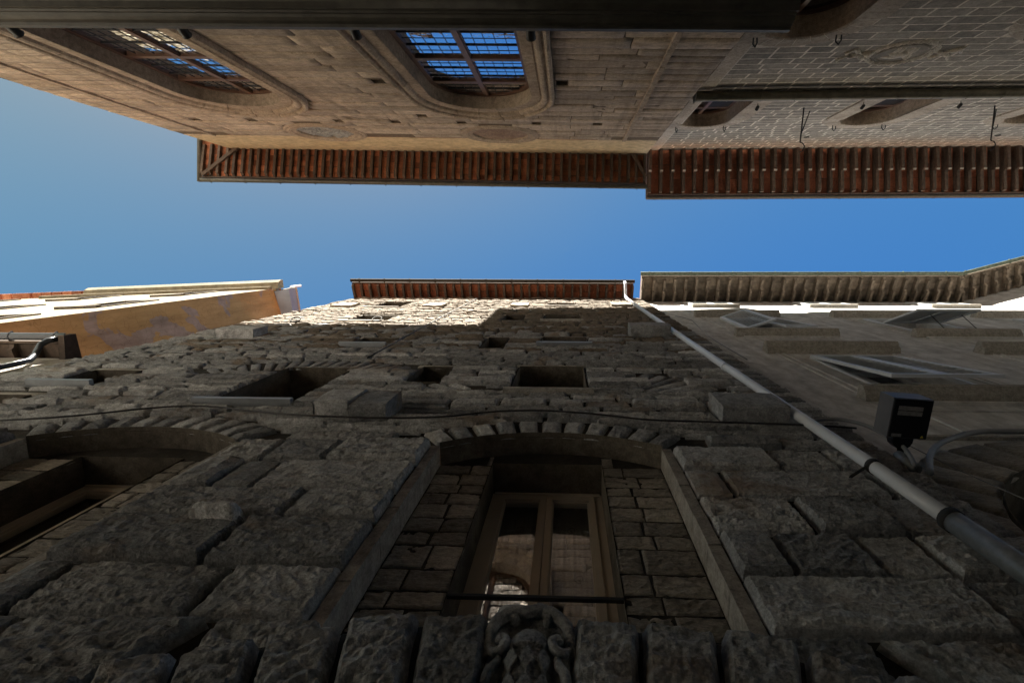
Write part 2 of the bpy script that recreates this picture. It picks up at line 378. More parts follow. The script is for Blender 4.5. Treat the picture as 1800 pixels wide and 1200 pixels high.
# ------------------------------------------------------------------ generic eave
def eave(house, fr, u0, u1, hw, ov, drop, pitch, rw, rh, tile_mat, rows, wood_m, gut_m, gr, roof_mat=None, tile_name='eave_tile', tiers=None, gap=.012, back=5.0, rise=1.9, bracket=1.4, roof_u=None):
    hd = lambda d: hw + rh - drop * d / ov
    P = fr.P
    e = G()
    # deck above the tiles and fascia
    ru0, ru1 = roof_u or (u0, u1)
    e.hexa([P(ru0, -.3, hd(-.3) + .05), P(ru1, -.3, hd(-.3) + .05), P(ru1, ov, hd(ov) + .05), P(ru0, ov, hd(ov) + .05), P(ru0, -.3, hd(-.3) + .1), P(ru1, -.3, hd(-.3) + .1), P(ru1, ov, hd(ov) + .1), P(ru0, ov, hd(ov) + .1)])
    ev = put('eave', e, wood_m, house)
    fa = G(); fa.box(fr, u0, u1, ov - .035, ov + .004, hd(ov) - rh * .55, hd(ov) + .045); put('fascia', fa, wood_m, ev)
    ro = G(); ro.hexa([P(ru0, -back, hw + rh + rise), P(ru1, -back, hw + rh + rise), P(ru1, ov + .03, hd(ov) + .11), P(ru0, ov + .03, hd(ov) + .11), P(ru0, -back, hw + rh + rise + .08), P(ru1, -back, hw + rh + rise + .08), P(ru1, ov + .03, hd(ov) + .17), P(ru0, ov + .03, hd(ov) + .17)])
    put('roof', ro, terra, house)
    def raf(u, w_, h_, dend, low=0):
        q = G(); n = .06
        prof = [(-.12, hd(-.12) - low), (dend - .0, hd(dend) - low), (dend - .0, hd(dend) - low - h_ * .45), (dend - n, hd(dend) - low - h_ * .55), (dend - n * 1.6, hd(dend) - low - h_), (-.12, hd(-.12) - low - h_)]
        q.prism([P(u - w_ / 2, d, h) for d, h in prof], fr.U * w_); return q
    n = max(1, round((u1 - u0 - rw) / pitch)); pt = (u1 - u0 - rw) / n
    first = put('rafter', raf(u0 + rw / 2, rw, rh, ov - .05), wood_m, ev)
    for k in range(1, n + 1): copy_to(first, fr.U * (pt * k + R.uniform(-.014, .014)) + fr.O * R.uniform(-.03, .01) + Vector((0, 0, R.uniform(-.012, .006))))
    if tiers:
        tw, th_, td = tiers
        f2 = put('bracket', raf(u0 + rw / 2, tw, th_, td, low=rh), wood_m, ev)
        for k in range(1, n + 1): copy_to(f2, fr.U * (pt * k + R.uniform(-.012, .012)) + fr.O * R.uniform(-.03, .02))
    # tiles between rafters, a couple of alike meshes
    protos = []
    lens = (ov - .06) / rows
    for r_ in range(rows):
        d0 = .0 + r_ * lens + gap / 2; d1 = (r_ + 1) * lens - gap / 2
        q = G(); a0, a1 = u0 + rw + .004, u0 + pt - .004
        q.hexa([P(a0, d0, hd(d0) - .004), P(a1, d0, hd(d0) - .004), P(a1, d1, hd(d1) + .004), P(a0, d1, hd(d1) + .004), P(a0, d0, hd(d0) + .026), P(a1, d0, hd(d0) + .026), P(a1, d1, hd(d1) + .034), P(a0, d1, hd(d1) + .034)])
        p0 = put(tile_name, q, tile_mat, ev); protos.append(p0)
        for k in range(1, n):
            copy_to(p0, fr.U * (pt * k + R.uniform(-.008, .008)) + fr.O * R.uniform(-.012, .012) + Vector((0, 0, R.uniform(-.004, .018))))
    # gutter
    gu = G(); pts = [(ov + gr + .012 + gr * math.cos(a), hd(ov) - .01 + gr * math.sin(a)) for a in [PI + PI * k / 8 for k in range(9)]]
    pts2 = [(ov + gr + .012 + (gr - .012) * math.cos(a), hd(ov) - .01 + (gr - .012) * math.sin(a)) for a in [2 * PI - PI * k / 8 for k in range(9)]]
    gu.prism([P(u0 - .05, d, h) for d, h in pts + pts2], fr.U * (u1 - u0 + .1))
    gg = put('gutter', gu, gut_m, ev, smooth=False)
    b = G(); b.prism([P(u0 + .3, d, h) for d, h in [(ov - .03, hd(ov) + .045), (ov + .0, hd(ov) + .06), (ov + 2 * gr + .035, hd(ov) + .03), (ov + 2 * gr + .035, hd(ov) + .0), (ov, hd(ov) + .03)]], fr.U * .03)
    b.prism([P(u0 + .3, ov + gr + .012 + (gr + .012) * math.cos(a), hd(ov) - .01 + (gr + .012) * math.sin(a)) for a in [PI + PI * k / 6 for k in range(7)]], fr.U * .03)
    b0 = put('gutter_strap', b, gut_m, ev)
    k = 1
    while u0 + .3 + k * bracket < u1 - .1: copy_to(b0, fr.U * (bracket * k)); k += 1
    return ev, hd

# ================================================================== STONE PALACE (front)
PL, PR, PT = -9.0, 3.22, 22.75
pal = thing('stone_palace', 'tall rusticated stone palace front with arched window bays and small square openings', 'palace', (-2.9, 2.0, 0))
NC = [(-.155, 1.145), (-4.62, 1.145)]
SP, CR, NB = 5.2, 5.56, 2.25
NR = (1.145 ** 2 + (CR - SP) ** 2) / (2 * (CR - SP)); NHC = CR - NR
wins = [  # u0,u1,h0,h1, recess, sill(None|'stone'|'metal'), frame
    (-.80, .31, 7.34, 9.05, .42, 'stone', 'dark'), (-4.76, -3.63, 6.54, 8.76, .50, 'metal', 'cream'), (-2.47, -1.95, 7.85, 8.94, .42, None, 'dark'),
    (-1.80, -1.33, 10.8, 12.17, .40, None, 'dark'), (-.54, .47, 11.1, 12.33, .35, 'metal', 'dark'), (-1.9, -1.3, 15.45, 16.7, .4, None, 'dark'),
    (-.66, .41, 15.2, 16.85, .35, 'stone', 'dark'), (-4.68, -3.87, 10.85, 11.97, .4, 'metal', 'dark'), (-6.38, -5.25, 14.7, 16.3, .4, 'stone', 'dark'),
    (-7.08, -6.0, 18.45, 20.55, .4, 'stone', 'dark'), (-.67, .35, 19.2, 20.4, .2, 'stone', 'dark'), (-7.9, -7.1, 7.4, 8.42, .45, 'metal', 'dark'), (-8.3, -7.42, 5.75, 6.86, .45, None, 'dark')]
ops = [op_arch(c, hw, NB, SP, NHC, NR) for c, hw in NC] + [op_rect(*x[:4]) for x in wins]
g = G(); sheet(g, FF, PL, PR, -1.6, PT, ops, 0)
# side walls and back so that no light leaks through
for u in (PL, PR): g.quad(FF.P(u, 0, -1.6), FF.P(u, -9, -1.6), FF.P(u, -9, PT + 1.5), FF.P(u, 0, PT))
g.quad(FF.P(PL, -9, -1.6), FF.P(PR, -9, -1.6), FF.P(PR, -9, PT + 1.5), FF.P(PL, -9, PT + 1.5))
put('wall', g, mortar, pal)

# arches: niche rings
def ring_block(hc, uc, r0, r1, a0, a1, n=1):
    return [(uc + r0 * math.cos(a1), hc + r0 * math.sin(a1)), (uc + r0 * math.cos(a0), hc + r0 * math.sin(a0)), (uc + r1 * math.cos(a0), hc + r1 * math.sin(a0)), (uc + r1 * math.cos(a1), hc + r1 * math.sin(a1))]
def excl_ring(uc, hc, Rr, h0): return op_arch(uc, 9, 99, 99, hc, Rr) if False else dict(f=lambda h: (uc - math.sqrt(Rr * Rr - (h - hc) ** 2), uc + math.sqrt(Rr * Rr - (h - hc) ** 2)) if h > h0 and Rr * Rr > (h - hc) ** 2 else None)
RT = .44
amax = math.asin(1.145 / NR) + .02
for c, hw in NC:
    nv = 11
    for k in range(nv):
        a0 = PI / 2 - amax + 2 * amax * k / nv; a1 = a0 + 2 * amax / nv
        q = G(); qd = ring_block(NHC, c, NR, NR + RT, a0 + .006, a1 - .006); qd[0:2] = [(c + (NR + .0) * math.cos(a1 - .006), NHC + NR * math.sin(a1 - .006)), (c + NR * math.cos(a0 + .006), NHC + NR * math.sin(a0 + .006))]
        rock(q, FF, qd, .075, 500 + k + int(c * 10), 14, 9, amp=.022, edge=.05, jit=.004)
        put('voussoir', q, rust_shade, pal)
    # soffit and jambs, niche back wall with its own window opening
    pts = outline_arch(c, hw, NB, SP, NHC, NR, 16)
    q = G(); reveal(q, FF, pts[1:-1], .05, -.20, False); put('arch_soffit', q, dark_shade_stone, pal)
    for sgn in (0, 1):
        q = G(); u_ = pts[0][0] if sgn == 0 else pts[-1][0]
        hs = [NB, 2.9, 3.4, 3.85, 4.35, 4.8, SP]
        for a, b in zip(hs, hs[1:]):
            q.box(FF, min(u_, u_ + (.09 if sgn == 0 else -.09)), max(u_, u_ + (.09 if sgn == 0 else -.09)), -.20, .02 + R.uniform(-.008, .008), a + .004, b - .004)
        put('jamb', q, smooth_stone, pal)
    wu0, wu1, wh = c - .60, c + .54, 5.24
    q = G(); sheet(q, FF, c - hw, c + hw, NB, CR, [op_rect(wu0, wu1, NB + .1, wh), ], -.20); put('niche_back', q, mortar, pal)
    # coursed stones on the niche back
    hh = NB
    while hh < CR - .05:
        t = R.uniform(.17, .33); h1 = min(hh + t, CR)
        for a, b in ((c - hw, wu0), (wu1, c + hw)) if hh < wh else ((c - hw, c + hw),):
            lim = math.sqrt(max(0, NR * NR - (max(h1, SP) - NHC) ** 2)) if h1 > SP else hw
            a = max(a, c - lim); b = min(b, c + lim)
            for p, r_ in (lambda s: zip(s, s[1:]))(segs(a, b, .16, .36, R)):
                if r_ - p < .05: continue
                q = G(); nx, ny = rock_res((hh + h1) / 2, r_ - p, h1 - hh, 2.25)
                rock(q, FF_B := Fr(0, 2.20, 0, -1), [(p + .005, hh + .006), (r_ - .005, hh + .006), (r_ - .005, h1 - .006), (p + .005, h1 - .006)], .026, R.random(), nx, ny, amp=.022, edge=.012, jit=.006)
                put('niche_stone', q, niche_stone, pal)
        hh = h1
    q = G(); reveal(q, FF, [(wu0, NB), (wu0, wh), (wu1, wh), (wu1, NB)], -.185, -.60, False); put('window_reveal', q, dark_shade_stone, pal)
    # casement
    w0, w1, b0, t0 = wu0 + .0, wu1 - .0, NB + .05, wh - .005
    fr_ = G(); D0, D1 = -.60, -.52
    fr_.box(FF, w0, w0 + .075, D0, D1, b0, t0); fr_.box(FF, w1 - .075, w1, D0, D1, b0, t0); fr_.box(FF, w0 + .075, w1 - .075, D0, D1, t0 - .075, t0); fr_.box(FF, w0 + .02, w1 - .02, D1, D1 + .018, t0 - .03, t0 - .004)
    wf = put('casement_window', fr_, win_cream, pal)
    mid = (w0 + w1) / 2
    for a, b in ((w0 + .078, mid - .003), (mid + .003, w1 - .078)):
        s_ = G(); d0, d1 = -.585, -.505
        s_.box(FF, a, a + .06, d0, d1, b0, t0 - .08); s_.box(FF, b - .06, b, d0, d1, b0, t0 - .08); s_.box(FF, a + .06, b - .06, d0, d1, t0 - .15, t0 - .08)
        s_.box(FF, a + .06, a + .075, d0, d1 - .025, b0, t0 - .15); s_.box(FF, b - .075, b - .06, d0, d1 - .025, b0, t0 - .15); s_.box(FF, a + .075, b - .075, d0, d1 - .025, t0 - .165, t0 - .15)
        put('sash', s_, win_cream, wf)
        p_ = G(); p_.box(FF, a + .062, b - .062, -.556, -.550, b0, t0 - .152); put('pane', p_, pane_clear, wf)
        cu = G(); cu.grid(lambda x, y, a=a, b=b: FF.P(a + (b - a) * x, -.67 + .010 * math.sin(x * 31 + y * .8) + .006 * math.sin(x * 67), b0 + (t0 - b0) * y), 60, 4); put('curtain', cu, curtain_m, wf, True)
        for (mu, mh) in ((.5, 4.72), (.22 if a < mid - .01 else .62, 3.95), (.7, 3.2), (.35, 2.8)):
            mo = G(); cx = a + (b - a) * mu; base = FF
            sp_ = [(cx + .035 * (1 - k / 14) * math.cos(k * .62) + .012 * math.sin(k), mh + .075 * (1 - k / 14) * math.sin(k * .62)) for k in range(15)]
            mo.tube([FF.P(x, -.648, y) for x, y in sp_], .004, 5); put('embroidered_motif', mo, motif_m, wf)
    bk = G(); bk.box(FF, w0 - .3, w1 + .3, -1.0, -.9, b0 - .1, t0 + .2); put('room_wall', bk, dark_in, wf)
    if c > -1:
        ra = G(); ra.box(FF, wu0, wu1, -.212, -.185, 3.07, 3.097); put('window_bar', ra, iron, pal)

# square windows
for (u0, u1, h0, h1, rc, sill, kind) in wins:
    q = G(); reveal(q, FF, rect(u0, u1, h0, h1), .03, -rc - .18); rv = put('window', q, dark_shade_stone, pal)  # recess shade is in the reveal's dark colour
    fw = .06; D0, D1 = -rc - .18, -rc - .12
    f_ = G(); f_.box(FF, u0, u0 + fw, D0, D1, h0, h1); f_.box(FF, u1 - fw, u1, D0, D1, h0, h1); f_.box(FF, u0 + fw, u1 - fw, D0, D1, h1 - fw, h1); f_.box(FF, u0 + fw, u1 - fw, D0, D1, h0, h0 + fw)
    if u1 - u0 > .9: f_.box(FF, (u0 + u1) / 2 - .04, (u0 + u1) / 2 + .04, D0, D1 + .005, h0 + fw, h1 - fw)
    put('frame', f_, win_cream if kind == 'cream' else win_dark, rv)
    p_ = G(); p_.box(FF, u0 + .01, u1 - .01, D0 - .01, D0 + .012, h0 + .01, h1 - .01); put('pane', p_, pane_dark, rv)
    if sill:
        s_ = G(); s_.box(FF, u0 - .09, u1 + .09, -.10, .13 if sill == 'metal' else .10, h0 - .08, h0 - .002 + .0); put('sill', s_, metal_sill if sill == 'metal' else smooth_stone, rv)
    # dressed lintel and surround
    if kind != 'none' and h0 < 18:
        l_ = G()
        q2 = G(); rock(q2, FF, [(u0 - .12, h1 + .004), (u1 + .12, h1 + .004), (u1 + .12, h1 + .20), (u0 - .12, h1 + .20)], .035, u0 * 13, 6, 4, amp=.008, edge=.02, jit=.004)
        put('lintel', q2, smooth_stone, pal, True)

# projecting corbel stones
corb = [(-2.97, -2.55, 5.9, .62, .27), (-2.53, -2.1, 5.89, .62, .25), (1.82, 2.58, 5.95, .62, .26), (-8.15, -7.25, 11.87, .62, .22), (1.51, 2.45, 12.35, .5, .32), (-8.34, -7.6, 18.35, .85, .14), (-5.1, -4.4, 18.5, .85, .14), (-2.0, -1.37, 18.9, .75, .13), (1.64, 2.4, 19.1, .8, .15)]
for i, (u0, u1, h, ht, d) in enumerate(corb):
    q = G(); rr = random.Random(i)
    def fn(a, b, u0=u0, u1=u1, h=h, ht=ht, d=d, i=i):
        # wraps bottom, front, top
        s = b * (2 * d + ht)
        if s < d: dd, hh = s, h
        elif s < d + ht: dd, hh = d, h + s - d
        else: dd, hh = max(0, d - (s - d - ht)), h + ht
        nz = noise.fractal(Vector((u0 + a * (u1 - u0), dd + i, hh)) * 4, .8, 2.1, 3)
        return FF.P(u0 + a * (u1 - u0) + nz * .012, dd + nz * .02 * (dd > .02), hh + nz * .018)
    q.grid(fn, 9, 14)
    for s_, uu in ((0, u0), (1, u1)):
        q.quad(FF.P(uu, -.01, h), FF.P(uu, d, h), FF.P(uu, d, h + ht), FF.P(uu, -.01, h + ht))
    put('corbel_stone', q, rust_shade if h < 12.4 else rubble_sun, pal)

# portal arch at the bottom with carved keystone
PC, PHC, PRO, PRI = -.155, -1.62, 3.965, 3.15
FP = Fr(0, 1.80, 0, -1)
kw = .195
angs = [math.atan2(2.30 - PHC, 0) ]
step = .335 / PRO
a_key = kw / PRO
k = 0
for sgn in (-1, 1):
    a = a_key + .003
    for k in range(7):
        st_ = step * R.uniform(.93, 1.1)
        A0, A1 = PI / 2 + sgn * a, PI / 2 + sgn * (a + st_ - .006)
        lo, hi = min(A0, A1), max(A0, A1)
        q = G(); r1 = PRO + R.uniform(-.03, .03)
        rock(q, FP, [(PC + PRI * math.cos(hi), PHC + PRI * math.sin(hi)), (PC + PRI * math.cos(lo), PHC + PRI * math.sin(lo)), (PC + r1 * math.cos(lo), PHC + r1 * math.sin(lo)), (PC + r1 * math.cos(hi), PHC + r1 * math.sin(hi))], .085, 900 + k * 7 + sgn, 36, 46, amp=.04, edge=.03, base=-.01, jit=.004)
        put('voussoir', q, rust_shade, pal)
        a += st_
q = G()      # the arch mass behind the joints
oa = outline_arch(PC, 2.9, PHC + 2.7, PHC + 2.7, PHC, math.hypot(2.9, 2.7), 40)[1:-1]; ia = [(PC + (x - PC) * .78, PHC + (y - PHC) * .78) for x, y in oa]
for i in range(len(oa) - 1):
    a, b, c, d = oa[i], oa[i + 1], ia[i + 1], ia[i]
    q.hexa([FF.P(x, 0, y) for x, y in (d, c, b, a)] + [FF.P(x, .185, y) for x, y in (d, c, b, a)])
put('arch_core', q, mortar, pal)
# keystone: carved cartouche, a height field with its own outline
KU = -.155
def KP(x, h, d): return FP.P(KU + kw * x, d, h)
q = G()
def kfn(a, b):
    x = 2 * a - 1; top = 2.375 - .10 * x * x; h = 1.5 + (top - 1.5) * b
    e = min(1, min(a, 1 - a) * 18, (1 - b) * 22)
    return KP(x, h, -.02 + max(0, e) ** .5 * (.06 - .035 * math.exp(-((h - 2.25) / .07) ** 2) * (1 - x ** 4) + .006 * noise.fractal(Vector((x * 4, h * 14, 3)), .8, 2, 3)))
q.grid(kfn, 40, 56); ks = put('carved_keystone', q, rust_shade, pal, True)
def curve(pts, n=8):
    P3 = [Vector(p) for p in pts]; out = []
    for i in range(len(P3) - 1):
        p0, p1, p2, p3 = P3[max(0, i - 1)], P3[i], P3[i + 1], P3[min(len(P3) - 1, i + 2)]
        for k in range(n):
            t = k / n; out.append(.5 * ((2 * p1) + (p2 - p0) * t + (2 * p0 - 5 * p1 + 4 * p2 - p3) * t * t + (3 * p1 - p0 - 3 * p2 + p3) * t ** 3))
    return out + [P3[-1]]
def ktube(name, pts, r0, r1):
    c = curve([KP(*p) for p in pts]); n = len(c); q = G()
    q.tube(c, [r0 + (r1 - r0) * math.sin(PI * i / (n - 1)) + .004 * noise.noise(c[i] * 30) for i in range(n)], 10); put(name, q, rust_shade, ks, True)
ktube('rim', [(-.93, 2.08, .02), (-.96, 2.19, .035), (-.86, 2.275, .045), (-.45, 2.345, .05), (-.1, 2.335, .055), (.3, 2.352, .05), (.8, 2.285, .045), (.96, 2.19, .035), (.93, 2.08, .02)], .022, .034)
for sx in (-1, 1):
    ktube('scroll', [(sx * .95, 2.13, .03), (sx * .8, 2.075, .05), (sx * .60, 2.09, .06), (sx * .54, 2.14, .055), (sx * .66, 2.17, .05), (sx * .72, 2.13, .06)], .016, .024)
    ktube('scroll', [(sx * .66, 2.06, .04), (sx * .70, 2.0, .055), (sx * .84, 1.95, .055), (sx * .86, 1.84, .05), (sx * .80, 1.6, .05)], .014, .022)
    q = G(); q.sphere(KP(sx * .5 - .1, 2.355, .04), 1, 12, 8, (.055, .04, .026)); put('leaf_boss', q, rust_shade, ks, True)
    q = G(); q.sphere(KP(sx * .42, 2.30, .035), 1, 10, 7, (.028, .04, .024)); put('leaf_boss', q, rust_shade, ks, True)
def sfn(a, b):
    x = (2 * a - 1) * .56; h = 1.5 + .735 * b
    yy = max(0, (h - 2.02) / .215); r = 1 - (x / .57) ** 2 - yy ** 2
    d = .04 + (.05 * math.sqrt(r) if r > 0 else -.05)
    p, t = x * 2.7 + h * 7.2, x * 2.7 - h * 7.2
    if h < 2.1 and r > .1 and (math.floor(p) + math.floor(t)) % 2 == 0: d -= .016
    return KP(x, h, d + .004 * noise.noise(Vector((x * 14, h * 30, 5))))
q = G(); q.grid(sfn, 56, 90); put('shield', q, rust_shade, ks, True)

# courses of stones
def ring_ex(uc, hc, Rr, hmin):
    return dict(f=lambda h: (uc - math.sqrt(Rr * Rr - (h - hc) ** 2), uc + math.sqrt(Rr * Rr - (h - hc) ** 2)) if h > hmin and Rr * Rr > (h - hc) ** 2 else None)
niche_ex = [dict(f=(lambda c: (lambda h: (c - 1.235, c + 1.235) if h <= 5.34 else None))(c)) for c, hw in NC] + [ring_ex(c, NHC, NR + RT, SP + .15) for c, hw in NC]
win_ex = [dict(f=(lambda w: (lambda h: (w[0] - .012, w[1] + .012) if w[2] - .09 <= h <= w[3] + .02 else None))(w_)) for w_ in wins]
lint_ex = [dict(f=(lambda w: (lambda h: (w[0] - .12, w[1] + .12) if w[3] <= h <= w[3] + .19 else None))(w_)) for w_ in wins if w_[2] < 18]
corb_ex = [dict(f=(lambda c: (lambda h: (c[0], c[1]) if c[2] <= h <= c[2] + c[3] else None))(c_)) for c_ in corb]
port_ex = [ring_ex(PC, PHC, PRO + .02, -1)]
# relieving-arch fans: (uc, hc, r0, r1, angle from, angle to, count)
fans = [(-.15, 6.3, 1.75, 2.75, .50, 1.02, 6), (-.15, 6.3, 1.75, 2.4, PI - .80, PI - .42, 4), (-4.2, 6.75, 2.05, 2.65, .95, PI - .75, 17), (-.05, 9.2, 3.0, 3.5, 0, 0, 0)]
stones = []    # (visible size, builder)
def fan_inside(u, h):
    for (uc, hc, r0, r1, a0, a1, n) in fans:
        if n:
            r = math.hypot(u - uc, h - hc); a = math.atan2(h - hc, u - uc)
            if r0 - .02 < r < r1 + .02 and a0 - .02 < a < a1 + .02: return True
    return False
seed = 0
def lay_course(h0, h1, ulo, uhi, joints=None, lens=(.5, 1.0), proud=.09, amp=.05, depth=0):
    global seed
    ex = niche_ex + win_ex + lint_ex + corb_ex + port_ex
    hm = (h0 + h1) / 2
    sA = spans(ulo, uhi, h0 + .02, ex); sB = spans(ulo, uhi, h1 - .02, ex); sM = spans(ulo, uhi, hm, ex)
    segl = []
    for a, b in sM:
        lo, hi = a, b
        for S in (sA, sB):           # keep clear of openings that begin or end inside the course
            best = [(max(lo, p), min(hi, r)) for p, r in S if min(hi, r) - max(lo, p) > .02]
            if not best: lo = hi; break
            best = max(best, key=lambda t: t[1] - t[0])
            if best[1] - best[0] < (hi - lo) * .999: lo, hi = best
        if hi - lo > .07: segl.append((lo, hi))
    if depth < 2 and sum(b - a for a, b in sM) - sum(b - a for a, b in segl) > .3 and not joints:
        lay_course(h0, hm, ulo, uhi, joints, lens, proud, amp, depth + 1); lay_course(hm, h1, ulo, uhi, joints, lens, proud, amp, depth + 1); return
    for a, b in segl:
        js = [a] + [j for j in joints if a + .12 < j < b - .12] + [b] if joints else segs(a, b, lens[0], lens[1], R)
        if joints:      # random joints beyond the listed ones
            jj = [js[0]]
            for j in js[1:]:
                if j - jj[-1] > 2.2: jj += segs(jj[-1], j, *lens, R)[1:]
                else: jj.append(j)
            js = jj
        for p, r_ in zip(js, js[1:]):
            if fan_inside((p + r_) / 2, hm): continue
            seed += 1
            gp = .012 if hm < 6 else .018
            stones.append(((r_ - p) * (h1 - h0) / hm ** 3, seed, [(p + gp, h0 + gp), (r_ - gp, h0 + gp), (r_ - gp, h1 - gp), (p + gp, h1 - gp)], proud * R.uniform(.72, 1.2), amp * R.uniform(.6, 1.05), hm, r_ - p, h1 - h0))
UL = -1.39; UR = 1.08
for h0, h1, j in [(1.75, 2.51, [-2.94, -1.88]), (2.51, 3.01, [-3.1, -2.08]), (3.01, 3.58, [-3.42, -2.34]), (3.58, 4.08, [-2.13]), (4.08, 4.67, [-3.01, -2.66]), (4.67, 5.23, [-2.9, -2.3])]:
    lay_course(h0, h1, PL, UL + .155 if h0 > 2 else -2.93, j, (.6, 1.2), .10, .046)
for h0, h1, j in [(1.75, 2.5, [1.9, 2.7]), (2.5, 3.01, [2.4]), (3.01, 3.53, [1.44, 2.0, 2.42]), (3.53, 4.1, [1.82, 2.44]), (4.1, 4.65, [1.40, 2.69]), (4.65, 5.16, [2.0, 2.54])]:
    lay_course(h0, h1, UR - .155 if h0 > 2 else 2.66, PR, j, (.5, 1.0), .09, .042)
for qd in ([(-2.92, 1.77), (-2.32, 1.77), (-1.89, 2.49), (-2.92, 2.49)], [(-1.85, 2.04), (-1.36, 2.2), (-1.27, 2.49), (-1.86, 2.49)], [(2.0, 1.77), (2.64, 1.77), (2.64, 2.48), (1.58, 2.48)], [(1.05, 2.2), (1.54, 2.04), (1.55, 2.48), (.98, 2.48)]):
    seed += 1; stones.append((.05, seed, qd, .09, .045, 2.2, .8, .6))
hh = 5.23
while hh < PT - .1:
    t = R.uniform(.26, .50) if hh < 8 else (R.uniform(.22, .40) if hh < 12 else R.uniform(.2, .34))
    h1 = min(hh + t, PT - .02)
    lay_course(hh, h1, PL, PR, None, (.45, 1.0) if hh < 8 else ((.3, .85) if hh < 12 else (.25, .7)), .09 if hh < 8 else .085, .042 if hh < 9 else .05)
    hh = h1
for (uc, hc, r0, r1, a0, a1, n) in fans:
    for k in range(n):
        b0, b1 = a0 + (a1 - a0) * k / n, a0 + (a1 - a0) * (k + 1) / n
        um, hm = uc + (r0 + r1) / 2 * math.cos((b0 + b1) / 2), hc + (r0 + r1) / 2 * math.sin((b0 + b1) / 2)
        if any(e['f'](hm) and e['f'](hm)[0] - .1 < um < e['f'](hm)[1] + .1 for e in win_ex + lint_ex + niche_ex + corb_ex): continue
        seed += 1
        stones.append(((r1 - r0) * (b1 - b0) * r0 / hm ** 3, seed, [(uc + r0 * math.cos(b1 - .008), hc + r0 * math.sin(b1 - .008)), (uc + r0 * math.cos(b0 + .008), hc + r0 * math.sin(b0 + .008)), (uc + r1 * math.cos(b0 + .008), hc + r1 * math.sin(b0 + .008)), (uc + r1 * math.cos(b1 - .008), hc + r1 * math.sin(b1 - .008))], .05, .02, hm, (b1 - b0) * r0, r1 - r0))
stones = [s for s in stones]
stones.sort(key=lambda s: -s[0])
rest = G()
for i, (sz, sd, qd, pr, am, hm, wd, ht) in enumerate(stones):
    nx, ny = rock_res(hm, wd, ht)
    if ht > wd * 1.5: nx, ny = 6, 12
    if i < 296:
        q = G(); rock(q, FF, qd, pr, sd, nx, ny, amp=am, edge=.03, jit=.009 if hm < 6 else .012)
        put('stone', q, rust_shade if hm + random.Random(sd).uniform(-2.2, 2.2) < 12.3 else rubble_sun, pal)  # shaded copy on the lower wall, sunlit copy above
    else:
        rock(rest, FF, qd, pr, sd, max(4, nx), 4, amp=am, edge=.03, jit=.013, mi=0 if hm + random.Random(sd).uniform(-2.2, 2.2) < 12.3 else 1)
o = put('rubble_stones', rest, [rust_shade, rubble_sun], pal, True); o['kind'] = 'stuff'
# odd stone standing proud
q = G(); rock(q, FF, [(-2.78, 3.46), (-2.34, 3.42), (-2.37, 3.62), (-2.74, 3.64)], .20, 77, 18, 12, amp=.03, edge=.07); put('stone', q, rust_shade, pal, True)

eave(pal, FF, -9.25, 2.84, PT - .02, .70, .22, .366, .085, .12, terra_dark, 2, wood, gut_brown, .07, bracket=1.1, rise=2.2, back=9)

# ================================================================== PLASTERED HOUSE (right)
ho = thing('plaster_house', 'grey plastered house with louvred shutters under deep dark timber eaves', 'house', (10, 2.05, 0))
GT = 22.25; G0, G1 = PR + .003, 16.1
GW = [(4.72, 6.42)]
wcols = [5.45, 9.75, 14.15]
hops = []
rows_ = [(7.62, 10.25), (13.35, 16.35), (19.95, 21.45)]
for cx in wcols:
    for a, b in rows_: hops.append(op_rect(cx - .72, cx + .88, a, b))
AC, AH, AR = 5.25, 3.1, 1.98
hops.append(op_arch(AC, AR, -1.6, AH, AH, AR))
g = G(); sheet(g, FG, G0, G1, -1.6, GT, hops, 0)
for u in (G0, G1): g.quad(FG.P(u, 0, -1.6), FG.P(u, -9, -1.6), FG.P(u, -9, GT + 1.5), FG.P(u, 0, GT))
g.quad(FG.P(G0, -9, -1.6), FG.P(G1, -9, -1.6), FG.P(G1, -9, GT + 1.5), FG.P(G0, -9, GT + 1.5))
put('wall', g, plast, ho)
def slab_profile(name, fr, u0, u1, prof, mat, parent):
    q = G(); q.prism([fr.P(u0, d, h) for d, h in prof], fr.U * (u1 - u0)); return put(name, q, mat, parent)
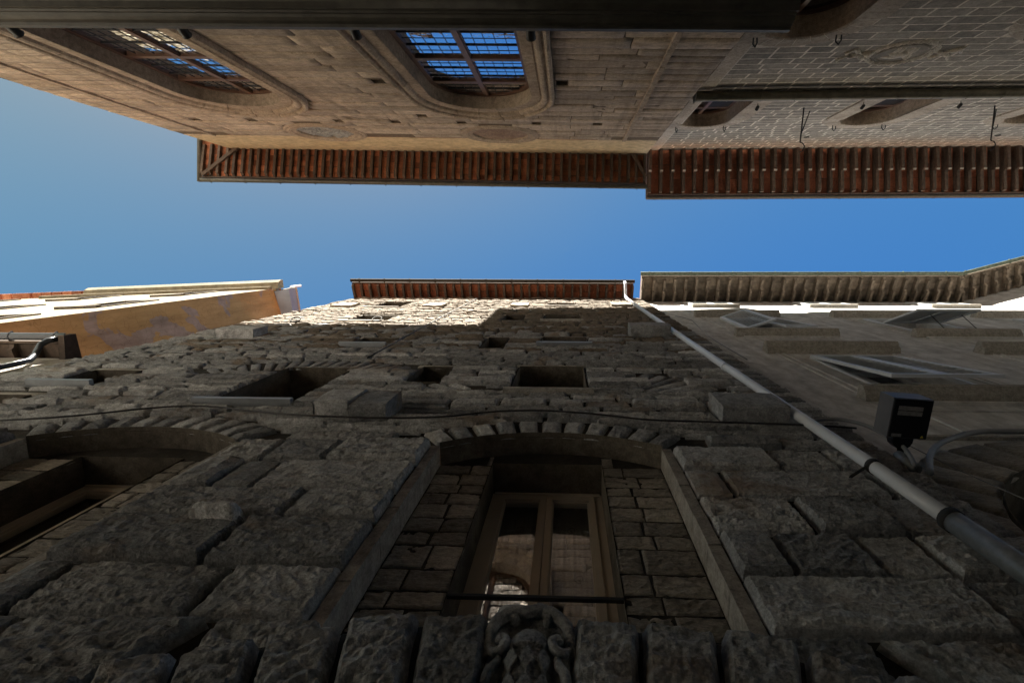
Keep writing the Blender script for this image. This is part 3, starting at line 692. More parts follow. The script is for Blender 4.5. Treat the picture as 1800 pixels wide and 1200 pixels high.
def shutter(parent, fr, u0, u1, h0, h1, ang, slats=None, d0=.03, side=False):
    """louvred leaf hinged along its top edge with its foot pushed out by ang; side=True: hinged along its left upright instead"""
    L = h1 - h0; ca, sa = math.cos(ang), math.sin(ang)
    if side:
        def PP(u, t, n): return fr.P(u0 + (u - u0) * ca - n * sa, d0 + (u - u0) * sa + n * ca, h1 - t)
    else:
        def PP(u, t, n): return fr.P(u, d0 + t * sa + n * ca, h1 - t * ca + n * sa)     # t down the leaf, n out of it
    def bx(q, a, b, t0, t1, n0, n1): q.hexa([PP(a, t0, n0), PP(b, t0, n0), PP(b, t1, n0), PP(a, t1, n0), PP(a, t0, n1), PP(b, t0, n1), PP(b, t1, n1), PP(a, t1, n1)])
    q = G(); s_ = .085
    bx(q, u0, u0 + s_, 0, L, 0, .05); bx(q, u1 - s_, u1, 0, L, 0, .05); bx(q, u0 + s_, u1 - s_, 0, .1, 0, .05); bx(q, u0 + s_, u1 - s_, L - .1, L, 0, .05)
    sh = put('shutter', q, shut_fr, parent)
    n = slats or int((L - .2) / .165); f0 = None
    for k in range(n):
        t = .1 + (L - .2) * (k + .5) / n; q = G(); w_ = (L - .2) / n * .34
        q.hexa([PP(u0 + s_, t - w_, .020), PP(u1 - s_, t - w_, .020), PP(u1 - s_, t + w_ * .5, .030), PP(u0 + s_, t + w_ * .5, .030), PP(u0 + s_, t - w_, .030), PP(u1 - s_, t - w_, .030), PP(u1 - s_, t + w_ * .5, .042), PP(u0 + s_, t + w_ * .5, .042)])
        if f0 is None: f0 = put('slat', q, shut_slat, sh); c0 = PP(0, t, 0)
        else: copy_to(f0, PP(0, t, 0) - c0)
    return sh
for ci, cx in enumerate(wcols):
    for ri, (a, b) in enumerate(rows_):
        u0, u1 = cx - .72, cx + .88
        q = G(); reveal(q, FG, rect(u0, u1, a, b), .012, -.32); wn = put('window', q, plast, ho)
        f_ = G(); f_.box(FG, u0, u0 + .09, -.34, -.26, a, b); f_.box(FG, u1 - .09, u1, -.34, -.26, a, b); f_.box(FG, u0 + .09, u1 - .09, -.34, -.26, b - .09, b); f_.box(FG, u0 + .75, u0 + .85, -.34, -.255, a, b - .09)
        put('frame', f_, shut_fr, wn)
        p_ = G(); p_.box(FG, u0 + .01, u1 - .01, -.36, -.34, a + .01, b - .01); put('pane', p_, pane_dark, wn)
        # outer timber frame the shutters close on
        f_ = G(); f_.box(FG, u0, u0 + .07, -.03, .035, a, b); f_.box(FG, u1 - .07, u1, -.03, .035, a, b); f_.box(FG, u0 + .07, u1 - .07, -.03, .035, b - .07, b); put('shutter_frame', f_, shut_fr, wn)
        if ri < 2:
            hb = 10.75 if ri == 0 else 16.85; hx0, hx1 = cx - 1.33, cx + 1.32
            dd = .24 if ri == 0 else .22
            slab_profile('window_hood', FG, hx0, hx1, [(0, hb), (dd * .55, hb + .04), (dd * .6, hb + .09), (dd, hb + .14), (dd, hb + .22), (dd * .9, hb + .26), (0, hb + .34)], hood_st, ho)
            for s_ in (-1, 1):      # raised border strips of the architrave
                uu = cx + .08 + s_ * 1.16
                q = G(); q.box(FG, uu - .10, uu - .06, 0, .022, a - .1, hb); q.box(FG, uu + .04, uu + .08, 0, .022, a - .1, hb); q.box(FG, uu - .06, uu + .04, 0, .008, a - .1, hb); put('architrave_strip', q, plast, ho)
            sb = 7.42 if ri == 0 else 13.08
            slab_profile('window_sill', FG, cx - 1.28, cx + 1.2, [(0, sb - .16), (.10, sb - .13), (.17, sb - .07), (.20, sb - .05), (.20, sb + .06), (0, sb + .09)], hood_st, ho)
            q = G(); q.box(FG, cx - 1.15, cx + 1.1, 0, .05, sb - .34, sb - .28); put('sill_fillet', q, plast, ho)
        else:
            q = G(); q.box(FG, cx - .75, cx + 1.0, 0, .14, a - .12, a - .02); put('window_sill', q, hood_st, ho)
            q = G(); q.box(FG, u0 - .3, u0 - .2, 0, .02, a - .1, b + .15); q.box(FG, u1 + .2, u1 + .3, 0, .02, a - .1, b + .15); put('architrave_strip', q, plast, ho)
        m_ = (u0 + u1) / 2
        if ri == 0:
            shutter(ho, FG, u0 + .0, m_ - .004, a + .04, b - .02, .085); shutter(ho, FG, m_ + .004, u1 - .0, a + .04, b - .02, .085)
        elif ri == 1 and ci == 0:
            # upper leaf lifted and turned flat in front, lower one nearly shut
            shutter(ho, FG, u0, m_ - .004, a + .55, b - .02, .33, slats=14, side=True); shutter(ho, FG, m_ + .004, u1, a + .05, b - .02, .05, slats=14)
        elif ri == 1:
            for (p, r_) in ((u0, m_ - .004), (m_ + .004, u1)):
                shutter(ho, FG, p, r_, a + .45, b - 1.05, .35, slats=9)
                q = G(); q.tube([FG.P(r_ - .1, .0, a + .3), FG.P(r_ - .1, .40, b - 1.9)], .01, 5); put('shutter_stay', q, iron, ho)
        else:
            shutter(ho, FG, u0, m_ - .004, a + .03, b - .02, .03, slats=8); shutter(ho, FG, m_ + .004, u1, a + .03, b - .02, .03, slats=8)
# panel under the first-floor sills, string course, arch voussoirs
for (pa, pb) in ((4.55, 6.35), (8.85, 10.65), (13.2, 15.0)):
    q = G()
    for (a, b, c, d) in ((pa, pb, 6.78, 6.81), (pa, pb, 5.98, 6.01), (pa, pa + .03, 6.01, 6.78), (pb - .03, pb, 6.01, 6.78)): q.box(FG, a, b, 0, .022, c, d)
    put('panel_moulding', q, plast, ho)
slab_profile('string_course', FG, 3.9, 16, [(0, 5.72), (.04, 5.74), (.04, 5.80), (0, 5.84)], hood_st, ho)
nv = 15
for k in range(nv):
    a0 = PI * k / nv; a1 = PI * (k + 1) / nv
    r1 = .66 + R.uniform(-.05, .05)
    q4 = [(AC + AR * math.cos(a1 - .008), AH + AR * math.sin(a1 - .008)), (AC + AR * math.cos(a0 + .008), AH + AR * math.sin(a0 + .008)), (AC + (AR + r1) * math.cos(a0 + .008), AH + (AR + r1) * math.sin(a0 + .008)), (AC + (AR + r1) * math.cos(a1 - .008), AH + (AR + r1) * math.sin(a1 - .008))]
    if min(p[0] for p in q4) < G0:
        q4 = [(max(p[0], G0 + .01), p[1]) for p in q4]
        if abs(q4[0][0] - q4[3][0]) + abs(q4[0][1] - q4[3][1]) < .1: continue
    q = G(); rock(q, FG, q4, .055, 60 + k, 8, 16, amp=.015, edge=.03, jit=.003); put('voussoir', q, niche_stone, ho, True)
q = G(); reveal(q, FG, outline_arch(AC, AR, -1.6, AH, AH, AR), .05, -.7, False); put('arch_soffit', q, dark_shade_stone, ho)
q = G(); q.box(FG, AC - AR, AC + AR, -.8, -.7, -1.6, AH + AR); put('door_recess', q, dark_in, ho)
eave(ho, FG, 3.1, 15.98, GT - .02, 1.08, .32, .436, .095, .17, wood_grey, 4, wood_grey, gut_green, .075, tile_name='eave_board', tiers=(.085, .12, .55), bracket=1.7, back=9, rise=2.2, roof_u=(3.1, 16.05))

# house beyond the bend
FH = Fr(*FG.P(16.1, 0, 0).xy, -.27, -1)
h2 = thing('bend_house', 'plastered house beyond the street bend with green gutter at upper right', 'house', FH.P(4, 0, -EYE))
g = G(); hop2 = [op_rect(2.0, 3.5, 19.95, 21.4)]
sheet(g, FH, .003, 9, -1.6, GT, hop2, 0); g.quad(FH.P(9, 0, -1.6), FH.P(9, -9, -1.6), FH.P(9, -9, GT + 1), FH.P(9, 0, GT)); put('wall', g, plast, h2)
q = G(); reveal(q, FH, rect(2.0, 3.5, 19.95, 21.4), .01, -.3); wn = put('window', q, plast, h2)
p_ = G(); p_.box(FH, 2.0, 3.5, -.34, -.3, 19.96, 21.4); put('pane', p_, pane_dark, wn)
shutter(h2, FH, 2.0, 2.746, 19.98, 21.38, .03, slats=8); shutter(h2, FH, 2.754, 3.5, 19.98, 21.38, .03, slats=8)
eave(h2, FH, -.02, 9, GT - .02, 1.08, .32, .436, .095, .17, wood_grey, 4, wood_grey, gut_green, .075, tile_name='eave_board', tiers=(.085, .12, .55), bracket=1.7, back=9, rise=2.2)

# ================================================================== SANDSTONE HALL (opposite)
hall = thing('sandstone_hall', 'tan sandstone hall with tall round-arched leaded windows and red tiled eaves', 'hall', (-5, -3.5, 0))
C0, C1, CT, CS = -11.95, 2.72, 19.05, 16.95
CW = [-1.935, -7.66]; WHW = 1.125; WSP = 12.28; WCR = 13.41; WB = 5.2
OC = [(-1.98, 16.33), (-7.2, 16.35)]; OR_ = .80
cops = [op_arch(c, WHW, WB, WSP, WSP, WHW) for c in CW] + [op_circ(u, h, OR_) for u, h in OC]
putl = [(-9.41, 11.5), (-8.63, 15.0), (-6.2, 14.93), (-4.66, 14.95), (-2.86, 14.97), (-.84, 14.95), (.8, 14.97), (-3.9, 11.47), (-.12, 11.47), (-3.75, 14.2), (-10.2, 15.0)]
cops += [op_rect(u - .11, u + .11, h - .1, h + .1) for u, h in putl]
g = G(); sheet(g, CH, C0, C1, -1.6, CS, cops, -.012, mi=0); sheet(g, CH, C0, C1, CS, CT + .2, cops, -.006, mi=1)
for u in (C0, C1): g.quad(CH.P(u, -.006, -1.6), CH.P(u, -14, -1.6), CH.P(u, -14, CT + 1.5), CH.P(u, -.006, CT), mi=0)
put('wall', g, [tan_joint, cream], hall)
for u, h in putl:
    q = G(); reveal(q, CH, rect(u - .11, u + .11, h - .1, h + .1), .0, -.3); q.quad(*[CH.P(a, -.3, b) for a, b in rect(u - .11, u + .11, h - .1, h + .1)]); put('putlog_hole', q, tan_joint, hall)
# ashlar
exW = [dict(f=(lambda c: (lambda h: (c - 1.645, c + 1.645) if h < 12.6 else ((c - math.sqrt(1.645 ** 2 - (h - 12.55) ** 2), c + math.sqrt(1.645 ** 2 - (h - 12.55) ** 2)) if abs(h - 12.55) < 1.645 else None)))(c)) for c in CW]
exO = [dict(f=(lambda u, h0: (lambda h: (u - math.sqrt(1.15 ** 2 - (h - h0) ** 2), u + math.sqrt(1.15 ** 2 - (h - h0) ** 2)) if abs(h - h0) < 1.15 else None))(u, h0)) for u, h0 in OC]
exP = [dict(f=(lambda u, h0: (lambda h: (u - .12, u + .12) if abs(h - h0) < .24 else None))(u, h)) for u, h in putl]
hh = 7.2; blocks = []
while hh < CS - .02:
    h1 = min(hh + R.uniform(.26, .44), CS)
    for a, b in spans(C0, C1, (hh + h1) / 2, exW + exO + exP):
        js = segs(a, b, .8, 1.9, R)
        for p, r_ in zip(js, js[1:]):
            if r_ - p > .04: blocks.append((p, r_, hh, h1))
    hh = h1
blocks.sort(key=lambda b: -(b[1] - b[0]) * (b[3] - b[2]) / (b[2] ** 3))
rest = G()
for i, (p, r_, a, b) in enumerate(blocks):
    if b > CS - .25 and R.random() < .3: continue        # ragged top edge against the plaster
    q = G() if i < 290 else rest
    rock(q, CH, [(p + .008, a + .008), (r_ - .008, a + .008), (r_ - .008, b - .008), (p + .008, b - .008)], R.uniform(.004, .034), i + 4000, max(5, int((r_ - p) * 9)), 5, amp=.013, edge=.014, base=-.014, jit=.005)
    if i < 290: put('ashlar_block', q, tan, hall, True)
if rest.f:
    o = put('ashlar_blocks_high', rest, tan, hall, True); o['kind'] = 'stuff'; o.name = 'ashlar'
# pilaster fillets
for u, w_, d in ((-10.93, .07, .05), (1.70, .10, .06)):
    q = G()
    hs = [7 + k * .83 for k in range(12)] + [CS - .1]
    for a, b in zip(hs, hs[1:]): q.box(CH, u - w_ / 2, u + w_ / 2, -.02, d + R.uniform(-.006, .006), a + .004, b - .004)
    put('pilaster_strip', q, tan_trim, hall)
# moulded window surrounds built of separate stones
prof = [(.0, .02), (.03, .035), (.20, .035), (.215, .015), (.24, .02), (.26, .085), (.30, .12), (.34, .125), (.375, .09), (.385, .06), (.41, .065), (.43, .13), (.47, .155), (.515, .13), (.52, -.01)]
def surround(c):
    path = []
    hb = 7.0
    h = hb
    while h < WSP: path.append((h, 'R')); h += .88
    def sweep(t0, t1, n):
        q = G(); rows = []
        for k in range(n + 1):
            t = t0 + (t1 - t0) * k / n; row = []
            for r, d in prof:
                if t < 0: row.append(CH.P(c + WHW + r, d * .75, WSP + t))
                elif t <= PI: rr = WHW + r + .27 * (r / .52) * math.sin(t) ** 2; row.append(CH.P(c + rr * math.cos(t), d * .75, WSP + rr * math.sin(t)))
                else: row.append(CH.P(c - WHW - r, d * .75, WSP - (t - PI)))
            rows.append(row)
        m_ = len(prof); vs = [p for r in rows for p in r]
        q.add(vs, [(j * m_ + i, j * m_ + i + 1, (j + 1) * m_ + i + 1, (j + 1) * m_ + i) for j in range(n) for i in range(m_ - 1)])
        for row in (rows[0], rows[-1]): q.add(row, [tuple(range(len(row)))])
        return q
    ts = []
    t = -(WSP - hb)
    while t < -.02: e = min(0, t + R.uniform(.7, 1.0)); ts.append((t, e, 1)); t = e
    nA = 9
    for k in range(nA): ts.append((PI * k / nA, PI * (k + 1) / nA, 4))
    t = PI
    while t < PI + WSP - hb - .02: e = min(PI + WSP - hb, t + R.uniform(.7, 1.0)); ts.append((t, e, 1)); t = e
    for a, b, n in ts:
        o = put('moulding_stone', sweep(a + .006, b - .006, n), tan_trim, hall)
    q = G(); reveal(q, CH, outline_arch(c, WHW, WB, WSP, WSP, WHW), .02, -.34, False); put('window_reveal', q, tan_trim, hall)
for c in CW: surround(c)
# leaded windows
pane_mesh = {}
for c in CW:
    DW = -.30; hwI = WHW - .01
    f_ = G(); fw = .10
    pts_o = outline_arch(c, hwI, WB, WSP, WSP, hwI, 24); pts_i = outline_arch(c, hwI - fw, WB, WSP, WSP, hwI - fw, 24)
    for i in range(len(pts_o) - 1):
        a, b, cc, d = pts_o[i], pts_o[i + 1], pts_i[i + 1], pts_i[i]
        f_.quad(*[CH.P(x, DW + .05, y) for x, y in (a, b, cc, d)]); f_.quad(*[CH.P(d[0], DW + .05, d[1]), CH.P(cc[0], DW + .05, cc[1]), CH.P(cc[0], DW - .05, cc[1]), CH.P(d[0], DW - .05, d[1])])
    f_.box(CH, c - .055, c + .055, DW - .05, DW + .055, WB, WCR - .12)
    f_.box(CH, c - .075, c - .06, DW - .05, DW + .03, WB, WCR - .15); f_.box(CH, c + .06, c + .075, DW - .05, DW + .03, WB, WCR - .15)
    for hb_ in (10.93, 12.33, 8.5):
        f_.box(CH, c - hwI + fw, c - .0552, DW - .05, DW + .05, hb_ - .07, hb_ + .07); f_.box(CH, c + .0552, c + hwI - fw, DW - .05, DW + .05, hb_ - .07, hb_ + .07)
    wf = put('leaded_window', f_, win_brown, hall)
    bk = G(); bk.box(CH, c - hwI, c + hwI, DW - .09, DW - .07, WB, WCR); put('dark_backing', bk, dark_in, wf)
    ld = G(); bars = []
    tiers = [(7.0, 8.43, 5), (8.57, 10.86, 8), (11.0, 12.26, 5), (12.4, 13.36, 4)]
    for (h0, h1, n) in tiers:
        for s_ in (-1, 1):
            ua, ub = (c - hwI + fw, c - .06) if s_ < 0 else (c + .06, c + hwI - fw)
            pw, ph = (ub - ua) / 5, (h1 - h0) / n
            for j in range(n):
                for i in range(5):
                    a0, b0 = ua + i * pw, h0 + j * ph
                    if h0 > 12.3:
                        rr = hwI - fw + .03
                        if max(abs(a0 - c), abs(a0 + pw - c)) ** 2 + (b0 + ph - WSP) ** 2 > (rr + .12) ** 2: continue
                    key = (round(pw, 3), round(ph, 3))
                    ctr = CH.P(a0 + pw / 2, DW, b0 + ph / 2)
                    if key not in pane_mesh:
                        q = G(); q.box(CH, a0 + .003, a0 + pw - .003, DW - .003, DW + .003, b0 + .003, b0 + ph - .003); o = put('pane', q, pane_sky, wf); pane_mesh[key] = o.data
                    else: o = put('pane', None, None, wf, mesh=pane_mesh[key], loc=ctr)
                    o.rotation_euler = (R.gauss(0, .003), R.gauss(0, .001), R.gauss(0, .003))
            for i in range(1, 5): ld.box(CH, ua + i * pw - .004, ua + i * pw + .004, DW - .012, DW + .012, h0, h1 if h0 < 12.3 else WSP + math.sqrt(max(.01, (hwI - fw) ** 2 - (ua + i * pw - c) ** 2)))
            for j in range(1, n):
                x0, x1 = ua, ub
                if h0 > 12.3:
                    lim = math.sqrt(max(.01, (hwI - fw) ** 2 - (h0 + j * ph - WSP) ** 2)); x0, x1 = max(x0, c - lim), min(x1, c + lim)
                bg = G() if j % 2 == 0 else ld; bg.box(CH, x0, x1, DW - .010, DW + (.024 if j % 2 == 0 else .010), h0 + j * ph - (.010 if j % 2 == 0 else .005), h0 + j * ph + (.010 if j % 2 == 0 else .005)); bars += [bg] if bg is not ld else []
    put('lead_grid', ld, lead_m, wf)
    for bg in bars: put('saddle_bar', bg, lead_m, wf)
# roundels
for i, (u, h) in enumerate(OC):
    q = G(); pr = [(OR_, .0), (OR_ + .02, .05), (OR_ + .12, .06), (OR_ + .14, .10), (OR_ + .22, .12), (OR_ + .25, .07), (OR_ + .32, .08), (OR_ + .37, .0)]
    q.grid(lambda a, b: CH.P(u + pr[int(round(b * 7))][0] * math.cos(2 * PI * a), pr[int(round(b * 7))][1] * .45, h + pr[int(round(b * 7))][0] * math.sin(2 * PI * a)), 40, 7)
    rd = put('roundel', q, tan_trim, hall)
    q = G(); q.grid(lambda a, b: CH.P(u + OR_ * b * math.cos(2 * PI * a), -.035 + .03 * noise.fractal(Vector((u + b * 3.2 * math.cos(2 * PI * a), b * 3.2 * math.sin(2 * PI * a), i)) * 1.6, .7, 2.2, 4) * (2.2 if i == 1 else .8), h + OR_ * b * math.sin(2 * PI * a)), 44, 12)
    put('rubble_infill', q, rust_shade if i == 1 else patch_stone, rd)
    q = G(); reveal(q, CH, [(u + OR_ * math.cos(2 * PI * k / 40), h + OR_ * math.sin(2 * PI * k / 40)) for k in range(40)], .0, -.3); put('roundel_reveal', q, tan_trim, rd)
ev, hd = eave(hall, CH, C0 - .95, C1, CT + .05, 1.02, .26, .29, .085, .12, terra, 5, wood, gut_dark, .075, bracket=1.25, back=3.2, rise=.9)
q = G(); q.box(CH, C0 - 1.06, C0 + .05, -3.2, .03, hd(-.25) - .02, hd(-.25) + .05); put('side_soffit', q, terra, ev)
q = G(); q.box(CH, C0 - .98, C0 + .02, -.62, -.54, hd(-.25) - .14, hd(-.25) - .021); r0 = put('side_rafter', q, wood, ev)
for k in range(1, 8): copy_to(r0, CH.O * (-.33 * k))
# hip rafter and side gutter at the free corner
q = G(); a = CH.P(C0 + .45, -.1, hd(-.1) - .16); b = CH.P(C0 - .85, .95, hd(.95) - .13)
q.tube([a, b], .075, 4); put('hip_rafter', q, wood, ev)
q = G(); q.tube([CH.P(C0 - 1.03, -3.0, hd(-1) + .02), CH.P(C0 - 1.03, 1.17, hd(1.02) - .02)], .085, 8); put('side_gutter', q, gut_dark, ev, True)
q = G(); q.tube([CH.P(C1 - .05, -.0, hd(-.1) - .17), CH.P(C1 - .62, -.02, hd(0) - .15)], .05, 4); q.tube([CH.P(C1 - .55, -.1, hd(-.1) - .15), CH.P(C1 - .02, .80, hd(.8) - .15)], .07, 4); put('valley_rafter', q, wood, ev)
# unseen block added behind the hall's eaves to step the palace's shadow edge
q = G()
P = CH.P
q.prism([P(-6.3, -3.6, 20.1), P(-2.0, -3.6, 20.1), P(C1, -3.6, 20.1), P(C1, -3.6, 30.2), P(.5, -3.6, 29.5), P(-6.3, -3.6, 28.7)], CH.O * -8); put('shadow_block', q, tan, hall)

# dark cornice above street level
co_ = thing('stone_cornice', 'dark projecting cornice with egg moulding along the top of the photo', 'cornice', CH.P(-4, 0, -EYE))
E0, E1 = -13.0, 2.86
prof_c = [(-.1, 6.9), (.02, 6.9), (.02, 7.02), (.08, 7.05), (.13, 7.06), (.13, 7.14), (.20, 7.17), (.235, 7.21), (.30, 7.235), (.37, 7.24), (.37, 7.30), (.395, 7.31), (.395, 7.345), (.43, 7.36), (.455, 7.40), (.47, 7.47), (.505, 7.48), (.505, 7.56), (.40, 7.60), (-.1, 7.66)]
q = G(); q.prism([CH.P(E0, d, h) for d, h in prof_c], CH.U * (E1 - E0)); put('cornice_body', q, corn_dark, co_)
q = G(); c0 = CH.P(E0 + .06, .215, 7.18)
q.sphere((0, 0, 0), 1, 8, 6, (.038, .030, .042)); o = put('egg', q, corn_dark, co_, True)
base = W[o.name]; 
def move(o, p): W[o.name] = Vector(p); o.location = W[o.name] - W[o.parent.name]
eg0 = CH.P(-9.0, .215, 7.178); move(o, eg0)
n = int((E1 - .08 + 9.0) / .1)
for k in range(1, n + 1): copy_to(o, CH.U * (.1 * k))
dn = G(); u = -9.0
while u < E1 - .05: dn.box(CH, u, u + .028, .135, .165, 7.10, 7.155); u += .05
o = put('dentils', dn, corn_dark, co_); o['kind'] = 'stuff'; o.name = 'dentil_band'
# darts between the eggs
dn = G(); u = -9.05
while u < E1 - .05: dn.box(CH, u - .006, u + .006, .2, .25, 7.165, 7.215); u += .1
o = put('dart_band', dn, corn_dark, co_); o['kind'] = 'stuff'

# ================================================================== PAINTED-BLOCK PALACE (opposite, right)
bp = thing('block_palace', 'brown palace front lined with pale block joints, arched windows and a wreath medallion', 'palace', (9, -4.2, 0))
B0, B1, BT = 3.0, 22.0, 23.2
LOWS = [4.4, 9.6]; UPS = [4.4, 9.6, 14.8]
RI, RO = .80, 1.34
bops = [op_arch(c, RI, 7.6, 10.66, 10.66, RI) for c in LOWS + [14.8]] + [op_arch(c, RI, 15.6, 18.2, 18.2, RI) for c in UPS]
g = G(); sheet(g, BB, B0, B1, -1.6, BT, bops, -.0045)
g.quad(BB.P(B0, -.012, -1.6), BB.P(B0, -14, -1.6), BB.P(B0, -14, BT), BB.P(B0, -.012, BT)); g.quad(BB.P(B1, -.012, -1.6), BB.P(B1, -14, -1.6), BB.P(B1, -14, BT), BB.P(B1, -.012, BT))
put('wall', g, block_joint, bp)
def arch_ex(c, hw, h0, sp): return dict(f=lambda h: (c - hw, c + hw) if h0 <= h <= sp else ((c - math.sqrt(hw * hw - (h - sp) ** 2), c + math.sqrt(hw * hw - (h - sp) ** 2)) if sp < h < sp + hw else None))
ex = [arch_ex(c, RO, 7.0, 10.66) for c in LOWS + [14.8]] + [arch_ex(c, RO, 15.0, 18.2) for c in UPS]
blocks = []; hh = 8.0
while hh < BT - .05:
    h1 = hh + .34
    for a, b in spans(3.78, B1, (hh + h1) / 2, ex):
        js = segs(a, b, .42, .8, R)
        for p, r_ in zip(js, js[1:]):
            if r_ - p > .08: blocks.append((p, r_, hh, h1))
    hh = h1
def bsize(b):
    s = (b[1] - b[0]) * (b[3] - b[2]) / b[2] ** 3
    px = 996 + 930 * b[0] * 1.02 / b[2]
    return -s if px < 1830 and not (14.2 < b[2] < 15.6) else -s * 1e-3
blocks.sort(key=bsize); rest = G()
for i, (p, r_, a, b) in enumerate(blocks):
    q = G() if i < 295 else rest
    j = .022 if b < 15 else .027; bv = .006
    vs = [BB.P(p + j, -.014, a + j), BB.P(r_ - j, -.014, a + j), BB.P(r_ - j, -.014, b - j), BB.P(p + j, -.014, b - j), BB.P(p + j + bv, .0, a + j + bv), BB.P(r_ - j - bv, .0, a + j + bv), BB.P(r_ - j - bv, .0, b - j - bv), BB.P(p + j + bv, .0, b - j - bv)]
    q.add(vs, [(4, 5, 6, 7), (0, 1, 5, 4), (1, 2, 6, 5), (2, 3, 7, 6), (3, 0, 4, 7)])
    if i < 295: put('wall_block', q, block_dark, bp)
o = put('wall_blocks_far', rest, block_dark, bp); o['kind'] = 'stuff'; o.name = 'far_block_work'
# corner strip
q = G(); hs = [7 + k * .9 for k in range(18)] + [BT]
for a, b in zip(hs, hs[1:]): q.box(BB, B0, 3.76, -.02, .03 + R.uniform(-.004, .004), a + .004, b - .004)
put('corner_pilaster', q, ring_stone, bp)
q = G(); q.box(BB, 3.765, 3.80, -.02, .018, 7, BT); put('corner_bead', q, block_joint, bp)
def ring_window(c, h0, sp):
    nv = 11; segs_ = [('j', h0, sp, s_) for s_ in (-1, 1)]
    for k in range(nv):
        a0, a1 = PI * k / nv + .006, PI * (k + 1) / nv - .006
        q = G()
        q.grid(lambda x, y: BB.P(c + (RI + (RO - RI) * y) * math.cos(a0 + (a1 - a0) * x), (.05 if .02 < y < .98 else -.01) + .006 * noise.noise(Vector((x * 9 + k, y * 5, c))), sp + (RI + (RO - RI) * y) * math.sin(a0 + (a1 - a0) * x)), 4, 6)
        q.grid(lambda x, y: BB.P(c + (RI + (RO - RI) * (.166 if y else 0)) * math.cos(a0 + (a1 - a0) * x), .05 if y else .0, sp + (RI + (RO - RI) * (.166 if y else 0)) * math.sin(a0 + (a1 - a0) * x)), 4, 1)
        put('ring_voussoir', q, ring_stone, bp)
    for s_ in (-1, 1):
        h = h0
        while h < sp - .05:
            t = min(sp, h + R.uniform(.4, .65)); q = G(); a, b = (c + s_ * RI, c + s_ * RO); q.box(BB, min(a, b), max(a, b), -.02, .05, h + .005, t - .005); put('ring_jamb_stone', q, ring_stone, bp); h = t
    q = G(); reveal(q, BB, outline_arch(c, RI, h0, sp, sp, RI), .045, -.40, False); put('window_reveal', q, tan_trim, bp)
    f_ = G(); D0, D1 = -.42, -.35
    pts_o = outline_arch(c, RI, h0, sp, sp, RI, 20); pts_i = outline_arch(c, RI - .09, h0, sp, sp, RI - .09, 20)
    for i in range(len(pts_o) - 1):
        a, b, cc, d = pts_o[i], pts_o[i + 1], pts_i[i + 1], pts_i[i]
        f_.quad(*[BB.P(x, D1, y) for x, y in (a, b, cc, d)]); f_.quad(BB.P(d[0], D1, d[1]), BB.P(cc[0], D1, cc[1]), BB.P(cc[0], D0, cc[1]), BB.P(d[0], D0, d[1]))
    f_.box(BB, c - .05, c + .05, D0, D1 + .01, h0, sp + RI - .1); f_.box(BB, c - RI + .09, c - .051, D0, D1, sp - .06, sp + .06); f_.box(BB, c + .051, c + RI - .09, D0, D1, sp - .06, sp + .06)
    wf = put('arched_window', f_, win_brown, bp)
    for s_ in (-1, 1):
        p_ = G(); a, b = (c - RI + .05, c - .03) if s_ < 0 else (c + .03, c + RI - .05)
        p_.box(BB, a, b, D0 - .012, D0 + .02, h0, sp + .03); put('pane', p_, pane_sky if s_ < 0 else pane_dark, wf)
        pts = [(c + s_ * .02, sp + .04)] + [(c + s_ * (RI - .05) * math.cos(a_), sp + .04 + (RI - .06) * math.sin(a_)) for a_ in [PI / 2 * k / 8 for k in range(9)]]
        p_ = G(); p_.prism([BB.P(x, D0 + .012, y) for x, y in pts], BB.O * -.02); put('pane', p_, pane_dark, wf)
    if h0 > 12:
        gr = G()
        for k in range(24): gr.box(BB, c + .07, c + RI - .1, D1 - .02, D1 + .0, h0 + .1 + k * .1, h0 + .15 + k * .1)
        put('louvre_panel', gr, win_dark, wf)
    # iron hooks on the ring
    for a_ in (.7, 2.35):
        q = G(); rr = (RI + RO) / 2; cx, cy = c + rr * math.cos(a_), sp + rr * math.sin(a_)
        q.tube([BB.P(cx, .02, cy), BB.P(cx, .16, cy + .02), BB.P(cx + .02, .24, cy - .06), BB.P(cx + .02, .2, cy - .16), BB.P(cx, .12, cy - .2)], .014, 6); put('iron_hook', q, iron, bp)
for c in LOWS + [14.8]: ring_window(c, 7.7, 10.66)
for c in UPS: ring_window(c, 15.6, 18.2)
# wreath medallion
MC, MH, MR = 7.15, 12.5, .64
def lamb(x, y):       # low relief of a standing beast with banner, x,y in -1..1
    e = lambda cx, cy, a, b: max(0, 1 - ((x - cx) / a) ** 2 - ((y - cy) / b) ** 2)
    d = .07 * math.sqrt(e(-.05, .02, .5, .26)) + .06 * math.sqrt(e(.42, .34, .2, .17)) + .04 * math.sqrt(e(.33, .17, .16, .22))
    for lx in (-.42, -.22, .18, .36): d = max(d, .035 * math.sqrt(e(lx, -.38, .07, .3)))
    d = max(d, .03 * math.sqrt(e(-.2, .45, .45, .14)))
    return d
q = G(); q.grid(lambda a, b: BB.P(MC + MR * .74 * b * math.cos(2 * PI * a), .012, MH + MR * .74 * b * math.sin(2 * PI * a)), 48, 4)
md = put('medallion', q, block_dark, bp)
q = G(); NN = 60
hv = [[lamb(2 * i / NN - 1, 2 * j / NN - 1) for i in range(NN + 1)] for j in range(NN + 1)]
vs = [BB.P(MC + MR * .74 * (2 * i / NN - 1), .014 + hv[j][i], MH + MR * .74 * (2 * j / NN - 1)) for j in range(NN + 1) for i in range(NN + 1)]
q.add(vs, [(j * (NN + 1) + i, j * (NN + 1) + i + 1, (j + 1) * (NN + 1) + i + 1, (j + 1) * (NN + 1) + i) for j in range(NN) for i in range(NN) if max(hv[j][i], hv[j + 1][i], hv[j][i + 1], hv[j + 1][i + 1]) > 0])
put('beast_relief', q, relief_pale, md, True)
